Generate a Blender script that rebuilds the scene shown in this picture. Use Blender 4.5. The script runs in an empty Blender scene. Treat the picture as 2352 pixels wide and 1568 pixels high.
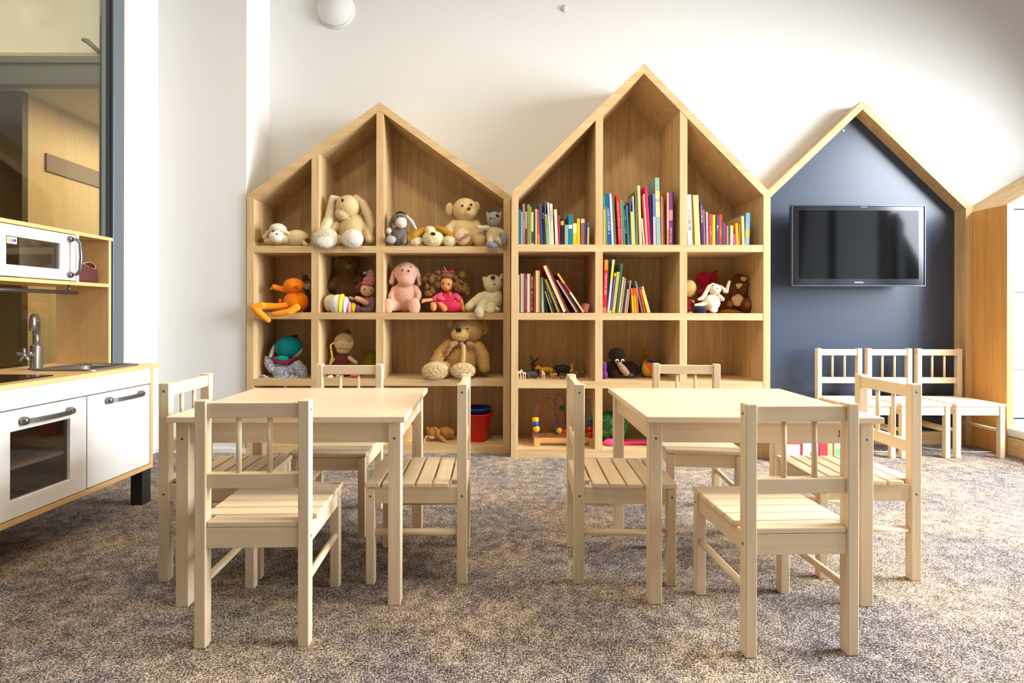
import bpy, bmesh, math, random
from mathutils import Vector, Matrix, Euler, noise
random.seed(7)
C = bpy.context.scene.collection
F = 1207.0; VX = 1142.0; VY = 718.0; CH = 0.738      # lens in pixels of a 2352 frame, vanishing point, camera height
PI = math.pi
R = math.radians

# ------------------------------------------------------------------ materials
def lin(c):
    return tuple(((v/255)/12.92 if v/255 <= .04045 else ((v/255+.055)/1.055)**2.4) for v in c) + (1,)
MC = {}
def base(name):
    m = bpy.data.materials.new(name); m.use_nodes = True
    nt = m.node_tree; b = nt.nodes['Principled BSDF']
    return m, nt, b
def plain(c, rough=.5, metal=0, spec=.5, bump=0, bscale=60, sheen=0, var=0, name=None):
    key = ('p', c, rough, metal, spec, bump, bscale, sheen, var)
    if key in MC: return MC[key]
    m, nt, b = base(name or 'paint')
    b.inputs['Base Color'].default_value = lin(c); b.inputs['Roughness'].default_value = rough
    b.inputs['Metallic'].default_value = metal; b.inputs['Specular IOR Level'].default_value = spec
    b.inputs['Sheen Weight'].default_value = sheen
    N = nt.nodes.new; L = nt.links.new
    if bump or var:
        tc = N('ShaderNodeTexCoord'); n = N('ShaderNodeTexNoise')
        n.inputs['Scale'].default_value = bscale; n.inputs['Detail'].default_value = 4
        L(tc.outputs['Object'], n.inputs['Vector'])
        if bump:
            bp = N('ShaderNodeBump'); bp.inputs['Strength'].default_value = min(1, bump); bp.inputs['Distance'].default_value = .004
            L(n.outputs['Fac'], bp.inputs['Height']); L(bp.outputs['Normal'], b.inputs['Normal'])
        if var:
            mx = N('ShaderNodeMixRGB'); mx.inputs[1].default_value = tuple(x*(1-var) for x in lin(c)[:3])+(1,)
            mx.inputs[2].default_value = tuple(min(1, x*(1+var)) for x in lin(c)[:3])+(1,)
            L(n.outputs['Fac'], mx.inputs[0]); L(mx.outputs[0], b.inputs['Base Color'])
    MC[key] = m
    return m
def fur(c, bs=260, amt=.9, var=.16):
    return plain(c, rough=.95, spec=.15, bump=amt, bscale=bs, sheen=.12, var=var, name='plush')
def wood(name, c1, c2, axis='z', sc=30, rough=.42, knots=0):
    key = ('w', name, axis)
    if key in MC: return MC[key]
    m, nt, b = base(name)
    N = nt.nodes.new; L = nt.links.new
    tc = N('ShaderNodeTexCoord'); oi = N('ShaderNodeObjectInfo'); add = N('ShaderNodeVectorMath'); add.operation = 'ADD'
    mul = N('ShaderNodeMath'); mul.operation = 'MULTIPLY'; mul.inputs[1].default_value = 17.3
    L(oi.outputs['Random'], mul.inputs[0]); L(tc.outputs['Object'], add.inputs[0]); L(mul.outputs[0], add.inputs[1])
    mp = N('ShaderNodeMapping'); s = [sc, sc, sc]; s['xyz'.index(axis)] = sc*.045
    mp.inputs['Scale'].default_value = s
    L(add.outputs[0], mp.inputs['Vector'])
    n = N('ShaderNodeTexNoise'); n.inputs['Scale'].default_value = 1; n.inputs['Detail'].default_value = 5; n.inputs['Roughness'].default_value = .6
    n.inputs['Distortion'].default_value = .6
    L(mp.outputs[0], n.inputs['Vector'])
    n2 = N('ShaderNodeTexNoise'); n2.inputs['Scale'].default_value = 5; n2.inputs['Detail'].default_value = 3
    L(mp.outputs[0], n2.inputs['Vector'])
    mixn = N('ShaderNodeMath'); mixn.operation = 'MULTIPLY_ADD'; mixn.inputs[1].default_value = .35
    L(n2.outputs['Fac'], mixn.inputs[0]); 
    h = N('ShaderNodeMath'); h.operation = 'MULTIPLY'; h.inputs[1].default_value = .65
    L(n.outputs['Fac'], h.inputs[0]); L(h.outputs[0], mixn.inputs[2])
    r = N('ShaderNodeValToRGB'); r.color_ramp.elements[0].position = .33; r.color_ramp.elements[1].position = .66
    r.color_ramp.elements[0].color = lin(c2); r.color_ramp.elements[1].color = lin(c1)
    L(mixn.outputs[0], r.inputs[0]); out = r.outputs[0]
    if knots:
        v = N('ShaderNodeTexVoronoi'); v.inputs['Scale'].default_value = 4.5
        mp2 = N('ShaderNodeMapping'); s2 = [1, 1, 1]; s2['xyz'.index(axis)] = .55; mp2.inputs['Scale'].default_value = s2
        L(add.outputs[0], mp2.inputs['Vector']); L(mp2.outputs[0], v.inputs['Vector'])
        kr = N('ShaderNodeValToRGB'); kr.color_ramp.elements[0].position = .02; kr.color_ramp.elements[1].position = .055
        kr.color_ramp.elements[0].color = lin((120, 85, 55)); kr.color_ramp.elements[1].color = (1, 1, 1, 1)
        L(v.outputs['Distance'], kr.inputs[0])
        mm = N('ShaderNodeMixRGB'); mm.blend_type = 'MULTIPLY'; mm.inputs[0].default_value = knots
        L(out, mm.inputs[1]); L(kr.outputs[0], mm.inputs[2]); out = mm.outputs[0]
    L(out, b.inputs['Base Color'])
    b.inputs['Roughness'].default_value = rough; b.inputs['Specular IOR Level'].default_value = .35
    bp = N('ShaderNodeBump'); bp.inputs['Strength'].default_value = .12; bp.inputs['Distance'].default_value = .001
    L(mixn.outputs[0], bp.inputs['Height']); L(bp.outputs['Normal'], b.inputs['Normal'])
    MC[key] = m
    return m
def oak(a): return wood('oak_veneer', (222, 190, 143), (188, 152, 102), a, 30, .5)
def pine(a): return wood('pale_pine', (236, 214, 180), (220, 194, 156), a, 26, .45, .55)
def birch(a): return wood('birch_veneer', (230, 190, 132), (217, 174, 114), a, 12, .35)
def carpet():
    m, nt, b = base('carpet_loop'); N = nt.nodes.new; L = nt.links.new
    tc = N('ShaderNodeTexCoord')
    def nz(scale, det=3, mp=None, rough=.55):
        n = N('ShaderNodeTexNoise'); n.inputs['Scale'].default_value = scale; n.inputs['Detail'].default_value = det
        n.inputs['Roughness'].default_value = rough
        if mp:
            q = N('ShaderNodeMapping'); q.inputs['Scale'].default_value = mp; L(tc.outputs['Object'], q.inputs['Vector']); L(q.outputs[0], n.inputs['Vector'])
        else: L(tc.outputs['Object'], n.inputs['Vector'])
        return n.outputs['Fac']
    big = nz(3.0, 3); wv1 = nz(1, 3, (270, 90, 1), .7); wv2 = nz(1, 3, (90, 290, 1), .7); fine = nz(300, 2); mid = nz(26, 3)
    def ma(op, a, b_, c_=None):
        q = N('ShaderNodeMath'); q.operation = op
        for i, v in enumerate((a, b_, c_)):
            if v is None: continue
            if isinstance(v, (int, float)): q.inputs[i].default_value = v
            else: L(v, q.inputs[i])
        return q.outputs[0]
    w = ma('MULTIPLY_ADD', ma('ADD', wv1, wv2), .5, ma('MULTIPLY', ma('SUBTRACT', fine, .5), .8))
    w = ma('ADD', w, ma('MULTIPLY', ma('SUBTRACT', mid, .5), .28))
    w = ma('ADD', w, ma('MULTIPLY', ma('SUBTRACT', big, .5), .14))
    r = N('ShaderNodeValToRGB'); e = r.color_ramp.elements
    e[0].position = .385; e[0].color = lin((66, 58, 56)); e[1].position = .63; e[1].color = lin((222, 208, 190))
    q = e.new(.45); q.color = lin((104, 94, 88)); q = e.new(.515); q.color = lin((146, 132, 120)); q = e.new(.57); q.color = lin((182, 166, 148))
    L(w, r.inputs[0])
    r2 = N('ShaderNodeValToRGB'); r2.color_ramp.elements[0].position = .4; r2.color_ramp.elements[1].position = .6
    r2.color_ramp.elements[0].color = lin((232, 234, 246)); r2.color_ramp.elements[1].color = lin((255, 248, 238))
    L(big, r2.inputs[0])
    mm = N('ShaderNodeMixRGB'); mm.blend_type = 'MULTIPLY'; mm.inputs[0].default_value = 1
    L(r.outputs[0], mm.inputs[1]); L(r2.outputs[0], mm.inputs[2]); L(mm.outputs[0], b.inputs['Base Color'])
    b.inputs['Roughness'].default_value = 1; b.inputs['Specular IOR Level'].default_value = .1
    bp = N('ShaderNodeBump'); bp.inputs['Strength'].default_value = .7; bp.inputs['Distance'].default_value = .004
    L(w, bp.inputs['Height']); L(bp.outputs['Normal'], b.inputs['Normal'])
    return m
def glass(tint=(225, 222, 200), refl=1.0, dark=1.0):
    m = bpy.data.materials.new('clear_glass'); m.use_nodes = True; nt = m.node_tree; nt.nodes.clear()
    N = nt.nodes.new; L = nt.links.new
    o = N('ShaderNodeOutputMaterial'); t = N('ShaderNodeBsdfTransparent'); g = N('ShaderNodeBsdfGlossy'); mx = N('ShaderNodeMixShader')
    lw = N('ShaderNodeLayerWeight'); lw.inputs['Blend'].default_value = .5
    pw = N('ShaderNodeMath'); pw.operation = 'POWER'; pw.inputs[1].default_value = 4; fr = N('ShaderNodeMath'); fr.operation = 'MULTIPLY_ADD'
    fr.inputs[1].default_value = .9; fr.inputs[2].default_value = .05; L(lw.outputs['Facing'], pw.inputs[0]); L(pw.outputs[0], fr.inputs[0])
    t.inputs[0].default_value = lin(tint); g.inputs['Roughness'].default_value = .02
    ml = N('ShaderNodeMath'); ml.operation = 'MULTIPLY'; ml.inputs[1].default_value = refl
    L(fr.outputs[0], ml.inputs[0]); L(ml.outputs[0], mx.inputs[0]); L(t.outputs[0], mx.inputs[1]); L(g.outputs[0], mx.inputs[2]); L(mx.outputs[0], o.inputs[0])
    return m
def emit(c, s):
    m = bpy.data.materials.new('lamp_glow'); m.use_nodes = True; nt = m.node_tree; b = nt.nodes['Principled BSDF']
    b.inputs['Emission Color'].default_value = lin(c); b.inputs['Emission Strength'].default_value = s
    return m
def checks(c1, c2, sc, name='gingham'):
    m, nt, b = base(name); N = nt.nodes.new; L = nt.links.new
    tc = N('ShaderNodeTexCoord'); mp = N('ShaderNodeMapping'); mp.inputs['Rotation'].default_value = (.4, .5, .6)
    ch = N('ShaderNodeTexChecker'); ch.inputs['Scale'].default_value = sc
    ch.inputs['Color1'].default_value = lin(c1); ch.inputs['Color2'].default_value = lin(c2)
    L(tc.outputs['Object'], mp.inputs['Vector']); L(mp.outputs[0], ch.inputs['Vector']); L(ch.outputs['Color'], b.inputs['Base Color'])
    b.inputs['Roughness'].default_value = .9
    return m
WHITE = plain((240, 240, 240), .45); WALL = plain((226, 225, 221), .85, bump=.05, bscale=400, name='wall_paint')
KWHITE = plain((244, 242, 238), .35, name='white_lacquer')
BLACK = plain((14, 14, 16), .3); DGREY = plain((60, 60, 64), .45); STEEL = plain((150, 148, 144), .33, metal=.85)
SCREW = plain((96, 92, 86), .4, metal=.7)

# ------------------------------------------------------------------ mesh helpers
def box(bm, x0, x1, y0, y1, z0, z1, bev=0, seg=2):
    a = bmesh.ops.create_cube(bm, size=1)['verts']
    for v in a:
        v.co = Vector((x0+(v.co.x+.5)*(x1-x0), y0+(v.co.y+.5)*(y1-y0), z0+(v.co.z+.5)*(z1-z0)))
    if bev:
        es = list({e for v in a for e in v.link_edges})
        bmesh.ops.bevel(bm, geom=es, offset=bev, segments=seg, affect='EDGES', profile=.5)
    return bm
def BX(*a, **k): return box(bmesh.new(), *a, **k)
def prism(bm, pts, y0, y1):
    """polygon in the x z plane pushed from y0 to y1"""
    lo = [bm.verts.new((p[0], y0, p[1])) for p in pts]; hi = [bm.verts.new((p[0], y1, p[1])) for p in pts]
    bm.faces.new(lo); bm.faces.new(hi[::-1]); n = len(pts)
    for i in range(n): bm.faces.new((lo[i], hi[i], hi[(i+1) % n], lo[(i+1) % n]))
    bmesh.ops.recalc_face_normals(bm, faces=bm.faces)
    return bm
def tube(bm, pts, r, n=10, cap=True):
    pts = [Vector(p) for p in pts]; rs = r if isinstance(r, (list, tuple)) else [r]*len(pts)
    rings = []; up = None
    for i, p in enumerate(pts):
        t = (pts[min(i+1, len(pts)-1)]-pts[max(i-1, 0)]).normalized()
        if up is None:
            up = t.orthogonal().normalized()
        up = (up - t*up.dot(t)).normalized(); w = t.cross(up)
        rings.append([bm.verts.new(p + (up*math.cos(2*PI*j/n)+w*math.sin(2*PI*j/n))*rs[i]) for j in range(n)])
    for a, b_ in zip(rings, rings[1:]):
        for j in range(n): bm.faces.new((a[j], a[(j+1) % n], b_[(j+1) % n], b_[j]))
    if cap: bm.faces.new(rings[0][::-1]); bm.faces.new(rings[-1])
    for f in bm.faces: f.smooth = True
    return bm
def lathe(bm, prof, c=(0, 0, 0), n=32, axis='z'):
    rings = []
    for r_, h in prof:
        ring = []
        for j in range(n):
            a = 2*PI*j/n
            p = {'z': (r_*math.cos(a), r_*math.sin(a), h), 'y': (r_*math.cos(a), h, r_*math.sin(a)), 'x': (h, r_*math.cos(a), r_*math.sin(a))}[axis]
            ring.append(bm.verts.new(Vector(c)+Vector(p)))
        rings.append(ring)
    for a, b_ in zip(rings, rings[1:]):
        for j in range(n):
            bm.faces.new((a[j], a[(j+1) % n], b_[(j+1) % n], b_[j]))
    for ring, q in ((rings[0], 0), (rings[-1], -1)):
        if prof[q][0] > 1e-5: bm.faces.new(ring if q else ring[::-1])
    bmesh.ops.remove_doubles(bm, verts=bm.verts, dist=1e-5)
    bmesh.ops.recalc_face_normals(bm, faces=bm.faces)
    for f in bm.faces: f.smooth = True
    return bm
def ball(bm, c, r, sub=3, rot=None):
    r = (r, r, r) if isinstance(r, (int, float)) else r
    vs = bmesh.ops.create_icosphere(bm, subdivisions=sub, radius=1)['verts']
    M = Matrix.Rotation(rot or 0, 3, 'Y')
    for v in vs: v.co = Vector(c) + M @ Vector((v.co.x*r[0], v.co.y*r[1], v.co.z*r[2]))
    for f in bm.faces: f.smooth = True
    return bm
def obj(name, bm, m, parent=None, **kw):
    me = bpy.data.meshes.new(name)
    if isinstance(bm, bmesh.types.BMesh):
        bm.to_mesh(me); bm.free()
    else: me = bm
    o = bpy.data.objects.new(name, me); C.objects.link(o)
    if m is not None: me.materials.clear(); me.materials.append(m)
    if parent is not None: o.parent = parent
    for k, v in kw.items(): o[k] = v
    return o
def thing(name, label, cat, loc=(0, 0, 0), rz=0, group=None):
    o = bpy.data.objects.new(name, None); C.objects.link(o); o.empty_display_size = .05
    o.location = loc; o.rotation_euler = (0, 0, rz); o['label'] = label; o['category'] = cat
    if group: o['group'] = group
    return o
def struct(name, bm, m, parent=None, label=None):
    o = obj(name, bm, m, parent)
    if parent is None: o['kind'] = 'structure'
    if label: o['label'] = label
    return o
def tree(o, parent=None):
    c = o.copy(); C.objects.link(c); c.parent = parent
    for ch in o.children: tree(ch, c)
    return c
def text(s, size, depth=.0004):
    cu = bpy.data.curves.new('lettering', 'FONT'); cu.body = s; cu.size = size; cu.extrude = depth
    cu.align_x = 'CENTER'; cu.align_y = 'CENTER'; cu.resolution_u = 3
    o = bpy.data.objects.new('tmp', cu); C.objects.link(o)
    dg = bpy.context.evaluated_depsgraph_get(); me = bpy.data.meshes.new_from_object(o.evaluated_get(dg))
    bpy.data.objects.remove(o); bpy.data.curves.remove(cu)
    return me
def at(px, py, Y): return Vector(((px-VX)*Y/F, Y, CH-(py-VY)*Y/F))

# ------------------------------------------------------------------ the room
WY = 3.05; LX = -1.79; RX = 3.8; NY = -2.6; CZ = 2.95
CARPET = carpet()
struct('floor', BX(-6.5, RX+.2, NY-.1, 6.2, -.05, 0), CARPET)
struct('ceiling', BX(LX, RX+.2, NY-.1, WY+.1, CZ, CZ+.08), plain((196, 194, 190), .9))
struct('wall_back', BX(-1.9, RX+.2, WY, WY+.12, 0, CZ), WALL)
struct('wall_front', BX(LX-.1, RX+.2, NY-.1, NY, 0, CZ), plain((84, 76, 68), .8))
struct('wall_pillar', BX(LX-.12, -1.324, 2.77, WY, 0, CZ), WALL)
struct('wall_left', BX(LX-.12, LX, 2.536, 2.77, 0, CZ), WALL)
struct('wall_left_near', BX(LX-.12, LX, NY, -1.0, 0, CZ), WALL)
bm = bmesh.new()                                   # right wall with two tall window openings
for a in ((NY, -1.1, 0, CZ), (2.3, WY, 0, CZ), (.55, .7, 0, CZ), (-1.1, .55, 2.6, CZ), (.7, 2.3, 2.6, CZ), (-1.1, .55, 0, .25), (.7, 2.3, 0, .25)):
    box(bm, RX, RX+.15, a[0], a[1], a[2], a[3])
struct('wall_right', bm, WALL)
FR = plain((92, 100, 106), .4, metal=.3)
for i, (a, b_) in enumerate(((-1.1, .55), (.7, 2.3))):
    bm = bmesh.new()
    for q in ((a, b_, .25, .31), (a, b_, 2.54, 2.6), (a, a+.06, .31, 2.54), (b_-.06, b_, .31, 2.54), ((a+b_)/2-.03, (a+b_)/2+.03, .31, 2.54)):
        box(bm, RX+.04, RX+.1, *q)
    struct('window_%d' % (i+2), bm, FR)
struct('baseboard_left', BX(LX, -1.324+.012, 2.758, 2.77, 0, .022), plain((225, 225, 222), .6))

# left glazed partition
w1 = bpy.data.objects.new('window_1', None); C.objects.link(w1); w1['kind'] = 'structure'; w1['label'] = 'tall grey framed glazed partition behind the play kitchen'
bm = bmesh.new(); box(bm, LX-.02, LX+.004, 2.444, 2.515, 0, CZ, .003); box(bm, LX-.09, LX, -1.0, -.93, 0, CZ)
struct('window_frame', bm, plain((118, 128, 136), .35, metal=.5), w1)
struct('gasket', BX(LX-.018, LX-.006, 2.403, 2.444, 0, CZ), plain((12, 13, 15), .25), w1)
struct('glazing_bead', BX(LX-.014, LX-.002, 2.380, 2.403, 0, CZ), plain((96, 104, 100), .4, metal=.3), w1)
struct('seal_strip', BX(LX-.06, LX+.003, 2.515, 2.536, 0, CZ), plain((205, 200, 190), .6), w1)
struct('pane', BX(LX-.012, LX-.006, -.93, 2.379, 0, CZ), glass((238, 236, 222), 1.25), w1)
# the hall seen through it
CREAM = plain((244, 240, 226), .85)
struct('wall_hall', BX(-6.5, LX-.12, 3.42, 3.5, 2.366, CZ+.3), CREAM)
struct('trim_1', BX(-6.5, LX-.12, 3.37, 3.42, 2.366, 2.40), plain((200, 186, 150), .7))
bm = bmesh.new(); box(bm, -6.5, LX-.12, 3.36, 3.44, 2.197, 2.366); box(bm, -6.5, LX-.12, 3.345, 3.36, 2.325, 2.366); box(bm, -6.5, LX-.12, 3.35, 3.36, 2.19, 2.212)
struct('trim_2', bm, plain((104, 106, 100), .5, metal=.2))
struct('wall_hall_left', BX(-3.72, -3.6, 4.03, 6.2, 0, 2.41), wood('hall_veneer', (234, 204, 156), (222, 186, 132), 'z', 10, .4))
struct('trim_3', BX(-3.6, -3.585, 4.18, 6.2, 1.86, 2.0), plain((150, 130, 110), .7))
struct('wall_hall_dark', BX(-6.5, -3.6, 3.98, 4.03, 0, 2.41), plain((84, 70, 44), .5))
struct('ceiling_hall', BX(-6.5, LX-.1, 3.5, 6.2, 2.41, 2.5), plain((225, 212, 176), .9))
struct('ceiling_hall_near', BX(-6.5, LX-.1, NY, 3.5, CZ+.3, CZ+.4), plain((225, 212, 176), .9))
struct('wall_hall_end', BX(-6.5, -1.9, 6.2, 6.3, 0, 2.6), CREAM)
struct('wall_hall_far', BX(-6.6, -6.5, NY, 6.3, 0, CZ+.3), plain((120, 100, 70), .8))
o = obj('door_closer', tube(bmesh.new(), [(-2.53, 3.36, 2.385), (-2.575, 3.355, 2.425), (-2.62, 3.355, 2.465), (-2.65, 3.355, 2.475)], [.012, .014, .016, .012]), plain((120, 112, 100), .5))
o['label'] = 'grey bent metal arm above the hall transom, seen through the glass'; o['category'] = 'door closer'

# ------------------------------------------------------------------ house shaped shelf units
def house(name, label, x0, x1, zev, xa, za, Yf, Yb, t, divs, shelves, back=None, backY=None, base_=True, cat='bookcase', zl=None):
    r_ = thing(name, label, cat, ((x0+x1)/2, Yf, 0))
    ox = (x0+x1)/2
    def P(pts, a, b_): return prism(bmesh.new(), [(p[0]-ox, p[1]) for p in pts], a-Yf, b_-Yf)
    sl = (za-zev)/(xa-x0); sr = (za-zev)/(x1-xa)
    tl = t*math.sqrt(1+sl*sl); tr = t*math.sqrt(1+sr*sr)       # vertical thickness of each roof board
    zi = za-(tl+tr)/2
    e = .0004
    obj('roof_panel', P([(x0, zev), (xa, za), (xa, zi), (x0+t, zev-tl+sl*t), ], Yf, Yb), oak('x'), r_)
    obj('roof_panel', P([(x1, zev), (x1-t, zev-tr+sr*t), (xa, zi), (xa, za)], Yf, Yb), oak('x'), r_)
    zb = 0
    obj('side_panel', P([(x0, 0), (x0, zev-e), (x0+t, zev-tl+sl*t-e), (x0+t, 0)], Yf, Yb), oak('z'), r_)
    obj('side_panel', P([(x1, 0), (x1-t, 0), (x1-t, zev-tr+sr*t-e), (x1, zev-e)], Yf, Yb), oak('z'), r_)
    if base_: obj('bottom_panel', P([(x0+t, 0), (x0+t, .041), (x1-t, .041), (x1-t, 0)], Yf+.002, Yb), oak('x'), r_)
    for zt in shelves:
        obj('shelf', P([(x0+t, zt-.036), (x0+t, zt), (x1-t, zt), (x1-t, zt-.036)], Yf+.001, Yb-.012), oak('x'), r_)
    lv = [.041]+sorted(shelves)
    def roofz(x): return (zev-tl+sl*(x-x0) if x < xa else zev-tr+sr*(x1-x)) - e
    for (a, b_) in divs:
        for i, z0 in enumerate(lv):
            if i+1 < len(lv):
                z1 = lv[i+1]-.036
                obj('divider', P([(a, z0), (a, z1), (b_, z1), (b_, z0)], Yf+.0015, Yb-.012), oak('z'), r_)
            else:
                if a < xa < b_: pts = [(a, z0), (a, roofz(a)), (xa, zi-e), (b_, roofz(b_)), (b_, z0)]
                else: pts = [(a, z0), (a, roofz(a)), (b_, roofz(b_)), (b_, z0)]
                obj('divider', P(pts, Yf+.0015, Yb-.012), oak('z'), r_)
    by = backY or Yb-.012
    pts = [(x0+t, .041 if base_ else 0), (x0+t, zev-tl+sl*t), (xa, zi), (x1-t, zev-tr+sr*t), (x1-t, .041 if base_ else 0)]
    bp = obj('back_panel', P(pts, by, Yb-.002), back or oak('z'), r_)
    return r_, bp
k1 = 2.757/F; k2 = 2.683/F; k3 = 2.95/F
X1 = lambda p: (p-VX)*k1
X2 = lambda p: (p-VX)*k2
X3 = lambda p: (p-VX)*k3
SH = (1.087, .738, .389)
house('toy_bookcase', 'low wide gabled oak shelf unit full of soft toys, leftmost against the wall', X1(566.5), X1(1172), 1.352, X1(871), 1.841, 2.757, 3.04, .036,
      ((X1(714.6), X1(731.5)), (X1(863.6), X1(880.5))), SH)
house('toy_bookcase', 'tall steep gabled oak shelf unit with the rows of books, in the middle', X2(1174.3), X2(1769.5), 1.353, X2(1478), 2.012, 2.683, 3.04, .036,
      ((X2(1367.5), X2(1384.5)), (X2(1561.5), X2(1578.5))), SH)
NAVY = plain((54, 65, 84), .3, spec=.5, var=.06, bscale=3)
tvh, bp = house('media_niche', 'gabled oak frame with dark blue back board behind the television', X3(1728.5), X3(2233), 1.343, X3(1980.5), 1.933, 2.95, 3.047, .036, (), (), NAVY, 3.025, base_=False, cat='niche')
obj('plinth', BX(-.58, .58, .02, .05, 0, .07), oak('x'), tvh)
obj('board_fixing', lathe(bmesh.new(), [(0, -.004), (.006, -.004), (.008, 0), (0, 0)], (X3(1960)-tvh.location.x-.01, .075, 1.79), 12, 'y'), WHITE, tvh)
# seating nook at the far right
r4 = thing('seating_nook', 'padded gabled oak reading nook at the right edge of the picture', 'nook', (2.668, 2.75, 0))
sl = .6; tt = .034*math.sqrt(1+sl*sl); wd = 1.05
obj('side_panel', prism(bmesh.new(), [(0, 0), (0, 1.31), (.034, 1.31-tt+.034*sl), (.034, 0)], 0, .297), wood('oak_warm_lit', (226, 172, 100), (206, 148, 80), 'z', 22), r4)  # same oak, with the warm light on this face put into its colour
obj('side_panel', BX(wd-.034, wd, 0, .297, 0, 1.31), oak('z'), r4)
obj('roof_panel', prism(bmesh.new(), [(0, 1.31), (wd/2, 1.31+sl*wd/2), (wd/2, 1.31+sl*wd/2-tt), (.034, 1.31-tt+.034*sl)], 0, .297), oak('x'), r4)
obj('roof_panel', prism(bmesh.new(), [(wd, 1.31), (wd, 1.31-tt), (wd/2, 1.31+sl*wd/2-tt), (wd/2, 1.31+sl*wd/2)], 0, .297), oak('x'), r4)
for i, (a, b_) in enumerate(((.145, .42), (.42, .86), (.86, 1.33))):
    for j in range(2): obj('padded_panel', BX(.036+j*.489, .036+(j+1)*.489, .225, .295, a+.001, b_-.001, .012, 3), plain((236, 236, 240), .6), r4)
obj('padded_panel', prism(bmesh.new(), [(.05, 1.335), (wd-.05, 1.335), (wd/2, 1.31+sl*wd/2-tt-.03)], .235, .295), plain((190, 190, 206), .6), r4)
obj('seat_base', BX(0, wd, -.42, -.002, 0, .094, .004), oak('x'), r4)
obj('seat_cushion', BX(.004, wd-.004, -.41, .22, .096, .146, .015, 3), plain((244, 242, 240), .7), r4)

# ------------------------------------------------------------------ television
tv = thing('television', 'black flat screen television hanging on the dark blue board', 'television', (1.9936, 2.90, 1.1125))
w, h = .367, .2235
bm = bmesh.new(); box(bm, -w, w, 0, .035, -h, h, .008, 3); obj('housing', bm, plain((10, 10, 12), .12, spec=.7), tv)
obj('rear_cover', BX(-w*.8, w*.8, .035, .075, -h*.8, h*.8, .01), plain((12, 12, 13), .5), tv)
obj('wall_bracket', BX(-.12, .12, .075, .124, -.1, .1), DGREY, tv)
bm = bmesh.new()
for a in ((-w, w, -h-.0015, -h+.006), (-w, w, h-.006, h+.0015), (-w-.0015, -w+.004, -h, h), (w-.004, w+.0015, -h, h)): box(bm, a[0], a[1], -.003, .02, a[2], a[3], .001, 1)
obj('edge_trim', bm, plain((90, 96, 112), .18, metal=.7), tv)
obj('screen', BX(-w+.038, w-.036, -.0012, .004, -h+.040, h-.030), plain((5, 5, 7), .06, spec=.3), tv)
me = text('SAMSUNG', .011); o = obj('lettering', me, plain((215, 215, 220), .4), tv); o.rotation_euler = (PI/2, 0, 0); o.location = (0, -.0035, -h+.020)
obj('maker_mark', BX(.01, .046, -.0035, -.0025, h-.0125, h-.0105), plain((200, 200, 205), .4), tv)

# wall fittings
v = thing('air_vent', 'round white air vent high on the wall above the toy shelves', 'vent', at(771, 25, WY))
obj('rim', lathe(bmesh.new(), [(0, 0), (.108, 0), (.108, -.008), (.101, -.012), (.0, -.012)], (0, 0, 0), 48, 'y'), plain((226, 226, 222), .5), v)
obj('disc', lathe(bmesh.new(), [(0, -.012), (.06, -.013), (.062, -.024), (.098, -.024), (.101, -.028), (.098, -.034), (0, -.035)], (0, 0, 0), 48, 'y'), plain((232, 232, 228), .45), v)
s_ = obj('wall_sensor', lathe(bmesh.new(), [(0, -.014), (.012, -.013), (.02, -.004), (.021, 0), (0, 0)], (0, 0, 0), 24, 'y'), plain((205, 206, 210), .5))
s_.location = at(1295, 20, WY); s_['label'] = 'tiny grey round sensor high on the wall above the gap between the gables'; s_['category'] = 'sensor'

# ------------------------------------------------------------------ chairs and tables
W, D, H = .249, .274, .5435
def make_chair():
    t = thing('kids_chair', 'x', 'chair')
    lw = .0247
    x0 = W/2; y0 = D/2
    for s in (-1, 1):
        a, b_ = (x0-lw, x0) if s > 0 else (-x0, -x0+lw)
        obj('leg', BX(a, b_, -y0, -y0+.0275, 0, H, .0022), pine('z'), t)                 # rear legs rise into the back posts
        obj('leg', BX(a, b_, y0-.0235, y0, 0, .262, .0022), pine('z'), t)
        obj('side_rail', BX((a+.004 if s > 0 else a+.004), b_-.004, -y0+.0275, y0-.0235, .219, .2635, .001), pine('y'), t)
        obj('stretcher', tube(bmesh.new(), [(s*(x0-.012), -y0+.026, .139), (s*(x0-.012), y0-.022, .139)], .0088, 14), pine('y'), t)
        bm = bmesh.new()
        for (yy, zz) in ((-y0+.0138, H-.022), (-y0+.0138, .240), (y0-.0118, .240)):
            lathe(bm, [(0, s*.0005), (.0029, s*.0005), (.0032, -s*.001), (0, -s*.001)], (s*x0, yy, zz), 12, 'x')
        obj('screws', bm, SCREW, t)
    xi = x0-lw
    obj('front_rail', BX(-xi, xi, y0-.021, y0-.004, .219, .2635, .001), pine('x'), t)
    obj('rear_rail', BX(-xi, xi, -y0+.003, -y0+.02, .219, .2635, .001), pine('x'), t)
    obj('top_rail', BX(-xi, xi, -y0+.0045, -y0+.0235, .5045, .5385, .0018), pine('x'), t)
    obj('lower_rail', BX(-xi, xi, -y0+.0045, -y0+.0235, .3495, .382, .0018), pine('x'), t)
    for s in (-1, 1):
        obj('spindle', tube(bmesh.new(), [(s*.034, -y0+.014, .381), (s*.034, -y0+.014, .506)], .0058, 12), pine('z'), t)
    ys = -y0+.003; n = 6; pw = (D+.008-.003)/n
    for i in range(n):
        a = ys+i*pw; b_ = a+pw-.0052
        ex = xi-.0005 if i == 0 else x0+.004
        bm = BX(-ex, ex, a, b_, .2638, .277, .0028)
        obj('seat_slat', bm, pine('x'), t)
    return t
chair0 = make_chair(); used = []
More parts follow.
